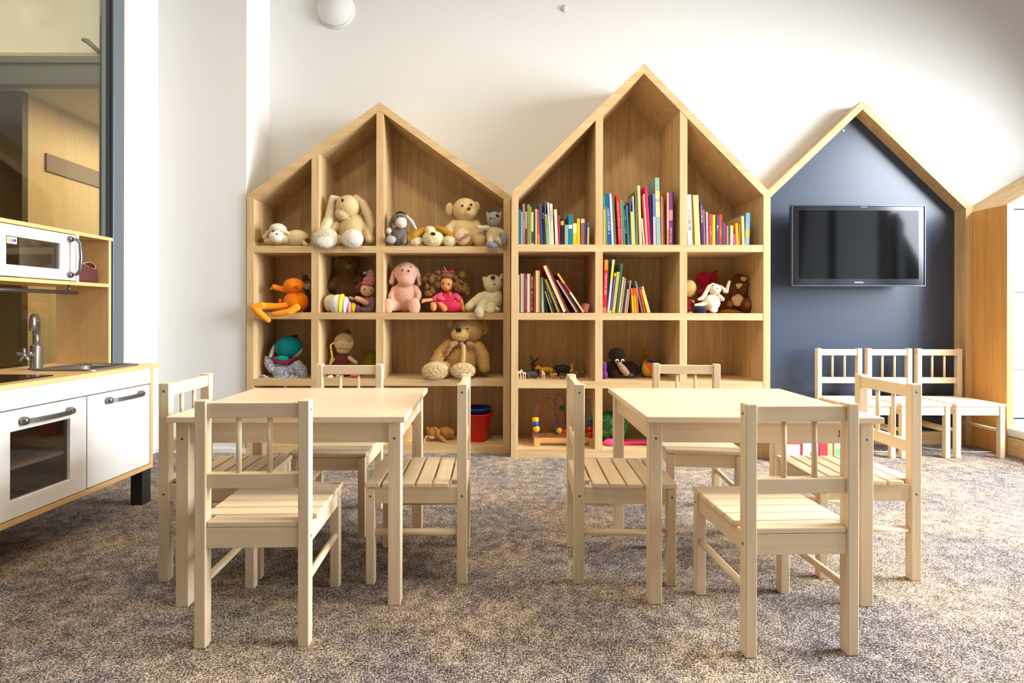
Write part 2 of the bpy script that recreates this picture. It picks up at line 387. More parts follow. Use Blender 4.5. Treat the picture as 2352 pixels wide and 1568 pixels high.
def chair(corner, lx, ly, rz, label, group=None):
    """corner: world x y of the footprint corner at local signs lx ly"""
    t = chair0 if not used else tree(chair0); used.append(1)
    rz = R(rz); c, s = math.cos(rz), math.sin(rz)
    vx, vy = lx*W/2, ly*D/2
    t.location = (corner[0]-(c*vx-s*vy), corner[1]-(s*vx+c*vy), 0); t.rotation_euler = (0, 0, rz)
    t['label'] = label
    if group: t['group'] = group
    return t
G = 'small pine chairs around the two tables'
chair((-.6632, 1.1509), -1, -1, 1.9, 'small pine chair nearest the camera in front of the left table, back turned', G)
chair((-.9246, 1.4354), 1, -1, -86.9, 'small pine chair tucked in at the kitchen side of the left table', G)
c_ = chair((-.4318, 1.723), -1, 1, 180, 'small pine chair facing us behind the left table', G)
chair((-.3549, 1.4241), -1, 1, 90.8, 'small pine chair on the aisle side of the left table, seen side on', G)
chair((.211, 1.4294), 1, -1, -92.5, 'small pine chair on the aisle side of the right table, seen side on', G)
c_ = chair((.714, 1.90), 0, 0, 174, 'small pine chair facing us behind the right table', G)
chair((.5329, 1.1233), -1, -1, 2.2, 'small pine chair nearest the camera in front of the right table, back turned', G)
chair((1.172, 1.449), -1, -1, 87.5, 'small pine chair on the far right side of the right table, sunlit slats', G)
G2 = 'row of three pine chairs under the television'
for x, l in ((1.909, 'left one of the three pale chairs lined up under the television'), (2.188, 'middle one of the three pale chairs lined up under the television'), (2.4665, 'right one of the three pale chairs lined up under the television')):
    chair((x, 2.679+D/2), 0, 0, 180, l, G2)
def make_table():
    t = thing('kids_table', 'x', 'table'); a, b_ = .2935, .25
    obj('tabletop', BX(-a, a, -b_, b_, .4645, .48, .002), wood('pale_pine_top', (236, 214, 184), (226, 200, 166), 'x', 9, .3, .25), t)
    for sx in (-1, 1):
        for sy in (-1, 1):
            x = sx*(a-.013-.016); y = sy*(b_-.020-.016)
            l = obj('leg', BX(x-.016, x+.016, y-.016, y+.016, 0, .4643, .002), pine('z'), t)
            bm = bmesh.new(); lathe(bm, [(0, sy*.0005), (.003, sy*.0005), (.0033, -sy*.001), (0, -sy*.001)], (x, y+sy*.016, .421), 12, 'y')
            obj('screw', bm, SCREW, l)
    lx = a-.013-.032; ly = b_-.020-.032
    for s in (-1, 1):
        y = s*(b_-.027-.009); obj('apron', BX(-lx, lx, y-.009, y+.009, .409, .4643, .001), pine('x'), t)
        x = s*(a-.020-.009); obj('apron', BX(x-.009, x+.009, -ly, ly, .409, .4643, .001), pine('y'), t)
    return t
t1 = make_table(); t2 = tree(t1)
t1.location = (-.527, 1.549, 0); t1.rotation_euler = (0, 0, R(1.1)); t1['label'] = 'low square pine table on the left, beside the play kitchen'
t2.location = (.671, 1.556, 0); t2.rotation_euler = (0, 0, R(-.9)); t2['label'] = 'low square pine table on the right, in front of the book shelves'
for t in (t1, t2): t['group'] = 'two low pine tables'
bm = bmesh.new(); n = 14
for i in range(n): pass
vs = []
for i in range(n+1):
    a = -1.35+2.7*i/n; vs.append((.008*math.cos(a), .0095*math.sin(a)))
for i in range(n+1):
    a = 1.35-2.7*i/n; vs.append((-.0012+.0078*math.cos(a)*.62, .0095*math.sin(a)))
prism(bm, [(p[0]+.195, p[1]+.434) for p in vs], -.2236, -.222)
obj('knot_mark', bm, plain((90, 70, 52), .8), [c for c in t2.children if c.name.startswith('apron')][0])

# ------------------------------------------------------------------ play kitchen
K = thing('play_kitchen', 'white and birch toy kitchen with oven, sink and upper shelf at the left edge', 'toy kitchen', (-1.343, 2.052, 0), R(-92.5))
KW = .66
obj('side_panel', BX(0, .015, -.38, 0, .150, .522, .0008), birch('z'), K); obj('side_panel', BX(KW-.015, KW, -.38, 0, .150, .522), birch('z'), K)
obj('bottom_panel', BX(0, KW, -.38, 0, .133, .150, .001), birch('x'), K)
bm = bmesh.new()
for a in ((-.015, .045, -.40, .016), (.255, .40, -.40, .016), (.625, KW+.015, -.40, .016), (.045, .255, -.035, .016), (.045, .255, -.40, -.235), (.40, .625, -.40, .016)):
    box(bm, a[0], a[1], a[2], a[3], .522, .536)
bmesh.ops.remove_doubles(bm, verts=bm.verts, dist=1e-4)
obj('countertop', bm, birch('x'), K)
obj('back_panel', BX(.015, KW-.015, -.38, -.372, .150, .522), KWHITE, K)
obj('front_strip', BX(.015, KW-.015, -.014, 0, .462, .522, .001), KWHITE, K)
HM = plain((128, 126, 124), .35, metal=.8)
def handle(x0, x1, z, par, bow=.026):
    hh = thing_child('handle', par)
    bm = bmesh.new()
    for x in (x0, x1): lathe(bm, [(0, 0), (.0125, 0), (.0125, .008), (.009, .016), (.006, .018), (0, .018)], (x, .002, z), 20, 'y')
    n = 10
    for i in range(n):
        a = x0+(x1-x0)*i/n; b_ = x0+(x1-x0)*(i+1)/n
        ya = .014+bow*math.sin(PI*i/n)**.5*.6; yb = .014+bow*math.sin(PI*(i+1)/n)**.5*.6
        q = [bm.verts.new(p) for p in ((a, ya, z-.007), (b_, yb, z-.007), (b_, yb, z+.007), (a, ya, z+.007), (a, ya+.004, z-.007), (b_, yb+.004, z-.007), (b_, yb+.004, z+.007), (a, ya+.004, z+.007))]
        for f in ((0, 1, 2, 3), (7, 6, 5, 4), (0, 4, 5, 1), (3, 2, 6, 7), (0, 3, 7, 4), (1, 5, 6, 2)): bm.faces.new([q[i_] for i_ in f])
    me = bpy.data.meshes.new('handle'); bmesh.ops.recalc_face_normals(bm, faces=bm.faces); bm.to_mesh(me); bm.free()
    hh.data = me; me.materials.append(HM); hh['label'] = 'dark metal handle'
    return hh
def thing_child(name, par):
    me = bpy.data.meshes.new(name); o = bpy.data.objects.new(name, me); C.objects.link(o); o.parent = par
    return o
d1 = obj('door', BX(.018, .311, -.016, 0, .153, .458, .0015), KWHITE, K); handle(.075, .228, .431, d1)
d1['label'] = 'plain white cupboard door'
ox0, ox1 = .316, .640; wx0, wx1, wz0, wz1 = .378, .575, .204, .399
bm = bmesh.new()
for a in ((ox0, ox1, .153, wz0), (ox0, ox1, wz1, .458), (ox0, wx0, wz0, wz1), (wx1, ox1, wz0, wz1)): box(bm, a[0], a[1], -.018, 0, a[2], a[3], .0008, 1)
d2 = obj('door', bm, KWHITE, K); d2['label'] = 'white oven door with window'; handle(.385, .54, .424, d2)
obj('window_pane', BX(wx0, wx1, -.013, -.010, wz0, wz1), glass((222, 216, 210), 1.4), d2)
obj('oven_shelf', BX(ox0, KW-.015, -.36, -.022, .285, .295), plain((200, 190, 175), .6), K)
obj('divider', BX(.311, .3165, -.372, -.02, .150, .522), KWHITE, K)
for x in (0, KW-.048):
    for y in (-.055, -.38): obj('leg', BX(x, x+.046, y, y+.046, 0, .133, .001), plain((36, 34, 34), .5), K)
# sink
cx, cy, hw, hd = .15, -.135, .118, .112
def rr(hx, hy, rad, z, n=6):
    pts = []
    for sx, sy, a0 in ((1, 1, 0), (-1, 1, 90), (-1, -1, 180), (1, -1, 270)):
        for i in range(n+1):
            a = R(a0+90*i/n); pts.append((cx+sx*(hx-rad)+rad*math.cos(a), cy+sy*(hy-rad)+rad*math.sin(a), z))
    return pts
bm = bmesh.new(); rings = [[bm.verts.new(p) for p in rr(*q)] for q in ((hw, hd, .025, .5362), (hw, hd, .025, .540), (hw-.004, hd-.004, .025, .542), (hw-.016, hd-.016, .028, .541), (hw-.024, hd-.024, .03, .53), (hw-.03, hd-.03, .03, .485), (hw-.05, hd-.05, .03, .478))]
for a, b_ in zip(rings, rings[1:]):
    for j in range(len(a)): bm.faces.new((a[j], a[(j+1) % len(a)], b_[(j+1) % len(a)], b_[j]))
bm.faces.new(rings[-1]); bmesh.ops.recalc_face_normals(bm, faces=bm.faces)
for f in bm.faces: f.smooth = True
obj('sink', bm, STEEL, K, label='brushed metal basin')
fc = thing_child('faucet', K); bm = bmesh.new(); fx, fy = .222, -.262
lathe(bm, [(0, .536), (.022, .536), (.022, .541), (.0175, .543), (.0175, .618), (.011, .624), (0, .624)], (fx, fy, 0), 24)
pts = [(fx, fy, .60), (fx, fy, .70)]+[(fx+.0*i, fy, 0) for i in ()]
for i in range(11):
    a = PI*i/10; pts.append((fx+.017-.017*math.cos(a), fy+.010-.010*math.cos(a), .70+.022*math.sin(a)))
pts.append((fx+.034, fy+.020, .672))
tube(bm, pts, [.0105]*(len(pts)-1)+[.0115], 16)
tube(bm, [(fx, fy, .59), (fx+.045, fy+.004, .59)], .007, 12)
bm.to_mesh(fc.data); bm.free(); fc.data.materials.append(STEEL); fc['label'] = 'curved metal tap'
bm = bmesh.new()
for i in range(5):
    a = 2*PI*i/5+.3; o_ = Vector((fx+.05, fy+.004, .59)); u = Vector((.35, -.93, 0)); q = Vector((0, 0, 1))
    tube(bm, [o_, o_+(u*math.cos(a)+q*math.sin(a))*.024], [.006, .005], 8)
ball(bm, (fx+.05, fy+.004, .59), .009, 2)
obj('tap_knob', bm, STEEL, fc)
obj('hob', BX(.40, .64, -.29, -.035, .5362, .5405, .002), plain((16, 16, 18), .12), K)
# hutch
obj('upper_side_panel', BX(0, .012, -.385, -.17, .5362, 1.015, .0008), birch('z'), K); obj('upper_side_panel', BX(KW-.012, KW, -.385, -.17, .5362, 1.015), birch('z'), K)
obj('top_shelf', BX(-.004, KW+.004, -.39, -.166, 1.015, 1.028, .001), birch('x'), K)
obj('middle_shelf', BX(.012, KW-.012, -.385, -.17, .834, .847, .001), birch('x'), K)
obj('upper_back_panel', BX(.012, .157, -.385, -.379, .847, 1.015), birch('z'), K)
obj('upper_divider', BX(.157, .168, -.379, -.165, .847, 1.015), KWHITE, K)
ax0, ax1, mz0, mz1 = .170, .485, .850, 1.012; ux0, ux1, uz0, uz1 = .232, .425, .886, .976
bm = bmesh.new()
for a in ((ax0, ax1, mz0, uz0), (ax0, ax1, uz1, mz1), (ax0, ux0, uz0, uz1), (ux1, ax1, uz0, uz1)): box(bm, a[0], a[1], -.180, -.166, a[2], a[3], .0008, 1)
d3 = obj('door', bm, KWHITE, K); d3['label'] = 'white microwave door with window'
pn = obj('window_pane', BX(ux0, ux1, -.175, -.172, uz0, uz1), glass((240, 240, 240), 1.5), d3)
obj('upper_divider', BX(.487, .497, -.379, -.168, .847, 1.015), KWHITE, K)
st = obj('sticker', BX(.392, .424, -.1655, -.165, .952, .973), plain((245, 240, 245), .4), d3); st['label'] = 'small white sticker with colour blots'
for (x, z, r_, c_) in ((.417, .962, .006, (205, 185, 40)), (.407, .963, .005, (190, 110, 170)), (.399, .963, .005, (70, 80, 160))):
    obj('sticker_blot', lathe(bmesh.new(), [(0, -.1645), (r_, -.1645), (r_, -.165), (0, -.165)], (x, 0, z), 12, 'y'), plain(c_, .5), st)
bm = bmesh.new()
for z in (.869, .996): lathe(bm, [(0, -.166), (.0115, -.166), (.0115, -.16), (.008, -.154), (0, -.153)], (.196, 0, z), 18, 'y')
tube(bm, [(.196, -.155, .869), (.196, -.138, .872), (.195, -.128, .885), (.195, -.124, .932), (.195, -.128, .98), (.196, -.138, .993), (.196, -.155, .996)], .0058, 12)
obj('handle', bm, HM, d3, label='arched grey metal handle')
bm = bmesh.new(); tube(bm, [(.125, -.20, .808), (.60, -.20, .808)], .0068, 14)
for x in (.16, .56): tube(bm, [(x, -.20, .808), (x, -.20, .836)], .0035, 8)
obj('utensil_rail', bm, plain((110, 108, 112), .3, metal=.8), K)

# ------------------------------------------------------------------ soft toys
class Fr:
    """a frame that turns picture measurements of one toy into metres at its own distance"""
    def __init__(s, x0, y0, sc, Y): s.x0, s.y0, s.sc, s.Y = x0, y0, sc, Y; s.k = Y/F/sc
    def p(s, x, y, d=0):
        return Vector(((s.x0+x/s.sc-VX)*s.Y/F, s.Y-d*s.k, CH-(s.y0+y/s.sc-VY)*s.Y/F))
def blob_bm(fr, prims, org, floor=None, hangY=None):
    bm = bmesh.new()
    for q in prims:
        if q[0] == 'e':
            x, y, d, rx, ry, rd = q[1:7]; rot = q[7] if len(q) > 7 else 0
            ball(bm, fr.p(x, y, d)-org, (rx*fr.k, rd*fr.k, ry*fr.k), 3 if max(rx, ry) > 40 else 2, R(rot))
        elif q[0] == 'c':      # chain of x, y, d, r
            ps = q[1:]
            for a, b_ in zip(ps, ps[1:]):
                L_ = math.dist(a[:3], b_[:3]); n = max(2, int(L_/(max(min(a[3], b_[3]), 1)*.45))+1)
                for i in range(n+1):
                    f = i/n; v = [a[j]*(1-f)+b_[j]*f for j in range(4)]
                    ball(bm, fr.p(v[0], v[1], v[2])-org, v[3]*fr.k, 2)
    return bm
TS = bpy.data.scenes.new('workbench')
def pile(out, L_, dens=150000):
    """short plush pile: thin tapering strands grown from the skin, kept in the same mesh"""
    vs = []; fs = []; n0 = len(out.vertices); co = [v.co.copy() for v in out.vertices]
    rnd = random.Random(5)
    for p in out.polygons:
        n = p.area*dens; n = int(n)+(rnd.random() < n-int(n))
        if not n: continue
        q = [co[i] for i in p.vertices]; nn = p.normal
        if nn.z < -.75: continue
        for _ in range(n):
            a, b_ = rnd.random(), rnd.random()
            c = q[0].lerp(q[1], a).lerp((q[3] if len(q) > 3 else q[2]).lerp(q[2], a), b_)
            d = (nn+Vector((rnd.uniform(-.6, .6), rnd.uniform(-.6, .6), rnd.uniform(-.75, .25)))).normalized()
            t_ = d.cross(Vector((rnd.uniform(-1, 1), rnd.uniform(-1, 1), rnd.uniform(-1, 1)))).normalized()*.0006
            b0 = n0+len(vs); vs += [c-t_-nn*.0008, c+t_-nn*.0008, c+d*L_*rnd.uniform(.6, 1.1)]; fs.append((b0, b0+1, b0+2))
    me = bpy.data.meshes.new('skin'); me.from_pydata(co+vs, [], [tuple(p.vertices) for p in out.polygons]+fs)
    bpy.data.meshes.remove(out)
    return me
def remesh(bm, vox, fuzz, floorz=None, hang=None, smooth=3, st=None, hair=False):
    me = bpy.data.meshes.new('tmp'); bm.to_mesh(me); bm.free()
    o = bpy.data.objects.new('tmp', me); TS.collection.objects.link(o)
    m = o.modifiers.new('r', 'REMESH'); m.mode = 'VOXEL'; m.voxel_size = vox
    s = o.modifiers.new('s', 'SMOOTH'); s.iterations = smooth; s.factor = .5
    vl = TS.view_layers[0]; vl.update(); dg = vl.depsgraph; out = bpy.data.meshes.new_from_object(o.evaluated_get(dg))
    bpy.data.objects.remove(o); bpy.data.meshes.remove(me)
    nor = [v.normal.copy() for v in out.vertices] if fuzz else None
    for v in out.vertices:
        if fuzz:
            n = noise.noise(v.co*110)*.9+noise.noise(v.co*300)*.9
            v.co += nor[v.index]*n*fuzz
        if st and v.co.z < st[1]: v.co.z -= st[0]*min(1.0, (st[1]-v.co.z)/(st[1]-st[2]))
        if floorz is not None and v.co.z < floorz and (hang is None or v.co.y > hang): v.co.z = floorz+.0003
    if hair and fuzz >= .0012:
        out.update(); out = pile(out, min(.008, .0022+fuzz*1.3))
    for p in out.polygons: p.use_smooth = True
    return out
class Toy:
    def __init__(s, name, label, cat, frame, floor, hang=None, group=None):
        s.fr = frame; cx = frame.p(frame.cx if hasattr(frame, 'cx') else 0, 0)
        s.floor = floor; s.hang = hang; s.root = None; s.args = (name, label, cat, group); s.parts = []
    def start(s, prims):
        xs = [q[1] if q[0] == 'e' else q[1][0] for q in prims]; x = sum(xs)/len(xs)
        p = s.fr.p(x, 0); s.org = Vector((p.x, s.fr.Y, s.floor))
        s.root = thing(s.args[0], s.args[1], s.args[2], s.org, 0, s.args[3])
    def body(s, prims, m, name='body', vox=None, fuzz=.0012, label=None, par=None, smooth=3):
        new = s.root is None
        if new: s.start(prims)
        bm = blob_bm(s.fr, prims, s.org)
        if new:
            z0 = min(v.co.z for v in bm.verts); s.st = (z0, z0+.05, z0) if .0005 < z0 < .03 else None
        hang = None if s.hang is None else s.hang-s.fr.Y
        me = remesh(bm, vox or .0028, fuzz, 0, hang, smooth, s.st, m.name.startswith('plush'))
        o = obj(name, me, m, par or s.root)
        if label: o['label'] = label
        return o
    def bit(s, name, x, y, d, r, m, rot=0, par=None, label=None):
        r = r if isinstance(r, tuple) else (r, r, r)
        o = obj(name, ball(bmesh.new(), s.fr.p(x, y, d)-s.org, (r[0]*s.fr.k, r[2]*s.fr.k, r[1]*s.fr.k), 3, R(rot)), m, par or s.root)
        if label: o['label'] = label
        return o
    def line(s, name, pts, r, m, par=None, n=8):
        return obj(name, tube(bmesh.new(), [s.fr.p(*p)-s.org for p in pts], r*s.fr.k, n), m, par or s.root)
EYE = plain((14, 10, 8), .12); NOSE = plain((22, 16, 14), .35)
Z1, Z2, Z3, Z0 = SH[0], SH[1], SH[2], .041
HG1 = 2.757-.004; HG2 = 2.683-.004
T1 = lambda Y=2.86: Fr(570, 420, 7.587, Y)
T2 = lambda Y=2.86: Fr(870, 420, 7.587, Y)
T3 = lambda Y=2.86: Fr(570, 575, 7.587, Y)
T4 = lambda Y=2.86: Fr(870, 575, 7.587, Y)
T5 = lambda Y=2.86: Fr(570, 730, 7.587, Y)
T6 = lambda Y=2.86: Fr(870, 730, 7.587, Y)
T7 = lambda Y=2.82: Fr(1565, 580, 9.8, Y)
T8 = lambda Y=2.82: Fr(1180, 800, 13.07, Y)
T9 = lambda Y=2.82: Fr(1180, 730, 5.954, Y)
T10 = lambda Y=2.86: Fr(900, 880, 7.84, Y)
T11 = lambda Y=2.80: Fr(1180, 880, 5.88, Y)
GS = 'soft toys on the shelves'

# lamb
t = Toy('plush_lamb', 'small cream plush lamb lying down, alone in the leftmost top cell', 'soft toy', T1(2.80), Z1)
cr = fur((236, 216, 166)); cw = fur((240, 232, 205))
t.body([('e', 850, 970, 0, 205, 145, 130), ('c', (720, 990, 20, 90), (620, 980, 50, 90)), ('c', (330, 1020, 40, 50), (520, 1030, 60, 60)), ('e', 560, 930, 60, 120, 150, 120), ('c', (980, 1040, 40, 50), (1020, 1080, 60, 45))], cr)
t.body([('e', 555, 820, 90, 132, 82, 120), ('e', 470, 850, 90, 60, 50, 70), ('e', 640, 850, 90, 60, 50, 70)], cw, 'wool_cap', fuzz=.0025)
t.body([('e', 550, 960, 150, 118, 100, 90)], plain((238, 232, 210), .9, bump=.2), 'face', fuzz=0)
t.body([('c', (450, 880, 60, 36), (370, 890, 60, 44), (310, 970, 60, 42))], cr, 'ear'); t.body([('c', (660, 870, 90, 36), (720, 900, 90, 38), (770, 935, 90, 20))], fur((240, 215, 180)), 'ear')
t.bit('eye', 598, 933, 232, 15, EYE); t.bit('eye', 525, 880, 215, (22, 12, 12), EYE)
t.body([('e', 250, 1015, 60, 50, 45, 45)], fur((120, 82, 40)), 'foot'); t.body([('e', 1055, 1015, 60, 45, 45, 45)], fur((110, 80, 40)), 'foot')

# big rabbit
t = Toy('plush_rabbit', 'big floppy eared cream plush rabbit with its feet over the shelf edge', 'soft toy', T1(2.83), Z1, HG1)
rb = fur((228, 200, 148), 200, 1, .2); rl = fur((238, 222, 184)); 
t.body([('e', 1850, 830, 0, 265, 300, 210), ('e', 1760, 440, 60, 215, 205, 190), ('e', 1680, 565, 120, 128, 110, 110), ('c', (2040, 760, 60, 80), (2120, 900, 110, 80), (2150, 1000, 130, 78)),
        ('c', (1560, 760, 40, 90), (1430, 900, 80, 90)), ('c', (1650, 1030, 40, 110), (1450, 1050, 200, 120)), ('c', (1900, 1050, 60, 110), (1920, 1040, 220, 120))], rb, vox=.0035)
t.body([('c', (1600, 300, 60, 45), (1490, 290, 70, 58), (1460, 440, 70, 66), (1440, 640, 80, 85), (1370, 830, 90, 110), (1330, 920, 100, 90))], rl, 'ear', vox=.0035)
t.body([('c', (1890, 270, 60, 50), (2010, 380, 70, 72), (2110, 580, 90, 84), (2170, 780, 110, 70), (2165, 900, 130, 45))], fur((232, 208, 160)), 'ear', vox=.0035)
t.body([('e', 1440, 1010, 290, 215, 170, 80)], fur((238, 226, 198), 180, 1), 'foot', fuzz=.003, vox=.0035); t.body([('e', 1900, 1020, 310, 185, 158, 80)], fur((238, 226, 204), 180, 1), 'foot', fuzz=.002, vox=.0035)
t.bit('foot_pad', 1450, 1070, 352, (140, 100, 30), fur((244, 236, 222))); t.bit('foot_pad', 1940, 1015, 372, (120, 110, 30), fur((244, 234, 226)))
t.bit('eye', 1712, 355, 238, (22, 26, 18), EYE); t.bit('eye', 1560, 370, 120, (12, 22, 14), EYE)

# donkey
t = Toy('plush_donkey', 'small grey plush donkey with a pale muzzle beside the tall divider', 'soft toy', T2(2.81), Z1)
g1 = fur((128, 122, 108)); g2 = fur((214, 204, 190))
t.body([('e', 370, 950, 0, 150, 190, 130), ('e', 385, 660, 50, 130, 125, 115), ('c', (260, 830, 30, 45), (200, 860, 60, 40)), ('c', (470, 940, 60, 60), (450, 1040, 100, 50)), ('c', (280, 980, 60, 60), (250, 1030, 140, 60))], g1)
t.body([('e', 412, 720, 130, 100, 95, 85)], fur((236, 220, 208)), 'muzzle', fuzz=.0004)
t.body([('c', (330, 560, 60, 30), (390, 545, 60, 38), (450, 560, 60, 26))], fur((40, 26, 28)), 'mane', fuzz=.003)
t.body([('c', (270, 600, 40, 34), (215, 700, 40, 36), (195, 800, 40, 24))], g1, 'ear'); t.body([('c', (490, 590, 50, 26), (580, 690, 60, 36), (655, 820, 60, 22))], g2, 'ear')
t.bit('hoof', 190, 850, 95, (48, 55, 40), g2); t.bit('hoof', 250, 1020, 210, (85, 65, 35), fur((178, 174, 176))); t.bit('eye', 355, 612, 150, 12, EYE); t.bit('eye', 430, 605, 155, 12, EYE)
t.bit('nostril', 352, 705, 195, 9, EYE); t.bit('nostril', 465, 705, 195, 9, EYE)

# lying dog
t = Toy('plush_puppy', 'cream plush puppy with golden ears lying flat between donkey and bear', 'soft toy', T2(2.82), Z1)
pw_ = fur((244, 228, 184), 180, 1); gd = fur((206, 152, 48), 180, 1)
t.body([('e', 950, 950, -60, 260, 130, 150), ('e', 950, 965, 70, 182, 118, 120), ('e', 900, 850, 60, 100, 85, 90), ('e', 650, 1000, 60, 120, 72, 80), ('e', 1235, 1000, 60, 115, 80, 80)], pw_, fuzz=.002)
t.body([('c', (830, 820, 60, 45), (740, 860, 80, 55), (640, 920, 100, 62), (540, 970, 100, 50))], gd, 'ear', fuzz=.002); t.body([('c', (1010, 790, 50, 36), (1120, 830, 60, 52), (1230, 900, 70, 50), (1300, 960, 70, 34))], gd, 'ear', fuzz=.002)
t.bit('nose', 968, 916, 185, (44, 28, 20), NOSE, 10)

# cream bear with heart
t = Toy('plush_bear', 'cream plush bear with a red embroidered word on its belly, top shelf', 'soft toy', T2(2.85), Z1)
bc = fur((238, 208, 152), 200)
t.body([('e', 1500, 850, 0, 270, 260, 190), ('e', 1510, 480, 60, 218, 200, 175), ('e', 1595, 550, 170, 100, 85, 80), ('c', (1320, 740, 40, 90), (1230, 820, 80, 80), (1250, 900, 100, 70)),
        ('e', 1760, 965, 130, 128, 128, 100), ('e', 1290, 1000, 60, 100, 90, 90), ('c', (1680, 740, 40, 90), (1760, 850, 60, 70))], bc, vox=.0032)
t.body([('e', 1235, 470, 60, 70, 112, 40), ], bc, 'ear'); t.body([('e', 1700, 420, 30, 60, 90, 40)], bc, 'ear')
ht = t.body([('e', 1470, 950, 165, 142, 135, 70)], fur((236, 204, 168), 300, .5), 'belly_patch', fuzz=.0003)
t.bit('nose', 1583, 498, 245, (30, 28, 20), plain((70, 42, 22), .4)); t.bit('eye', 1468, 446, 225, 22, EYE); t.bit('eye', 1615, 424, 225, 20, EYE)
me = text('Smile', 88*t.fr.k*1.35); o = obj('embroidery', me, plain((120, 40, 24), .8), t.root); o.rotation_euler = Euler((PI/2, -R(33), 0)); o.location = t.fr.p(1490, 985, 245)-t.org

# cat
t = Toy('plush_cat', 'slim pale plush cat with blue feet dangling over the top shelf end', 'soft toy', T2(2.79), Z1, HG1)
ct = fur((226, 208, 168)); cg = fur((176, 172, 160)); bl = fur((150, 152, 178))
t.body([('e', 2000, 900, 0, 140, 170, 100), ('c', (1900, 790, 40, 50), (1810, 800, 90, 45), (1740, 790, 110, 42)), ('c', (2110, 830, 30, 40), (2160, 880, 60, 38)),
        ('c', (1950, 960, 40, 66), (1945, 1030, 150, 58)), ('c', (2050, 1000, 40, 60), (2130, 1030, 140, 55))], ct)
t.body([('e', 2005, 640, 40, 128, 132, 105), ('c', (1910, 590, 40, 40), (1880, 520, 40, 16)), ('c', (2100, 590, 20, 44), (2125, 510, 20, 16))], cg, 'head')
t.body([('e', 1975, 1085, 200, 110, 50, 50, 12)], bl, 'foot'); t.body([('e', 2180, 985, 190, 52, 100, 50, -12)], bl, 'foot')
t.bit('eye_patch', 2062, 596, 128, (32, 30, 16), fur((50, 44, 44))); t.bit('eye', 1945, 640, 130, (12, 24, 12), EYE); t.line('mouth', [(1970, 640, 142), (2000, 660, 150), (2035, 635, 142)], 4, EYE)

# orange creature
t = Toy('plush_duck', 'bright orange plush duck with long flat feet hanging over the shelf', 'soft toy', T3(2.83), Z2, HG1)
og = fur((246, 132, 8), 300, .5, .08); ol = fur((250, 152, 32), 300, .5, .06)
t.body([('e', 835, 900, 0, 215, 190, 150), ('e', 815, 618, 50, 178, 128, 130), ('c', (700, 690, 30, 60), (600, 680, 60, 52), (490, 650, 80, 50)), ('c', (700, 970, 80, 60), (560, 985, 170, 58), (400, 980, 290, 62)), ('c', (880, 1000, 120, 60), (930, 1020, 270, 50)), ('e', 575, 890, 40, 32, 42, 30), ('c', (480, 640, 80, 36), (470, 620, 80, 20)), ('e', 440, 680, 85, 36, 22, 22)], og, vox=.0032, fuzz=.0004)
t.body([('c', (390, 975, 320, 64), (270, 1010, 345, 68), (335, 1080, 365, 66), (430, 1160, 370, 62), (505, 1215, 365, 48))], ol, 'foot', fuzz=.0003)
t.body([('c', (960, 1005, 310, 64), (850, 1075, 350, 58), (700, 1105, 360, 54), (600, 1115, 360, 46))], ol, 'foot', fuzz=.0003)
t.bit('mouth', 932, 655, 175, (44, 34, 24), fur((206, 72, 10))); t.bit('eyebrow', 905, 560, 150, (26, 14, 10), fur((226, 110, 10)), -20)
t = Toy('plush_raccoon', 'brown and white plush animal face peeping from behind the orange duck', 'soft toy', T3(2.93), Z2)
t.body([('e', 1020, 900, 0, 90, 220, 80), ('e', 1010, 590, 10, 90, 110, 70), ('e', 990, 470, 0, 50, 45, 30)], fur((124, 84, 56)))
t.body([('e', 1055, 620, 62, 62, 80, 40)], fur((226, 216, 204)), 'face'); t.bit('eye', 1030, 585, 106, 10, EYE); t.bit('nose', 1062, 570, 108, (18, 12, 10), EYE)

# brown bear, doll, caterpillar
t = Toy('plush_bear', 'dark brown plush bear sitting in shade behind the pink hatted doll', 'soft toy', T3(2.94), Z2)
db = fur((116, 84, 48), 220)
t.body([('e', 1740, 640, 0, 235, 300, 110), ('e', 1775, 240, 30, 175, 165, 110), ('c', (1560, 500, 20, 85), (1470, 630, 60, 85)), ('c', (1900, 520, 20, 70), (2000, 510, 110, 75)), ('e', 1560, 950, 90, 120, 100, 90), ('e', 1880, 950, 90, 120, 100, 90)], db, vox=.0035)
t.body([('e', 1640, 140, 10, 55, 60, 30)], db, 'ear'); t.body([('e', 1905, 150, 10, 52, 60, 30)], db, 'ear')
t.body([('e', 1785, 275, 120, 75, 60, 40)], fur((138, 104, 62)), 'muzzle', fuzz=.0005); t.bit('nose', 1795, 240, 160, (24, 18, 12), NOSE); t.bit('eye', 1720, 205, 128, 12, EYE); t.bit('eye', 1840, 205, 128, 12, EYE)
t = Toy('rag_doll', 'soft doll in a dusty pink bobble hat leaning on the divider', 'doll', T3(2.86), Z2)
fl = plain((224, 178, 138), .8, bump=.15)
t.body([('e', 2110, 930, 0, 115, 170, 90), ('c', (1990, 1030, 80, 50), (2100, 1040, 40, 70))], fur((150, 122, 128)), fuzz=.001)
hd_ = t.body([('e', 2085, 690, 60, 120, 122, 100)], fl, 'head', fuzz=0)
t.body([('e', 2125, 540, 60, 108, 90, 100), ('e', 2100, 590, 70, 122, 32, 105, 8), ('e', 2150, 445, 60, 70, 60, 60)], fur((206, 128, 138)), 'hat'); t.body([('e', 2145, 385, 60, 52, 40, 45), ('e', 2050, 405, 60, 40, 26, 30)], fur((186, 182, 178)), 'bobble', fuzz=.003)
t.body([('c', (1990, 590, 90, 30), (1930, 660, 90, 44), (1945, 720, 80, 30))], fur((126, 66, 52)), 'hair', fuzz=.002)
t.bit('eye', 2070, 690, 158, (13, 20, 10), EYE); t.bit('eye', 2168, 700, 130, (10, 18, 10), EYE)
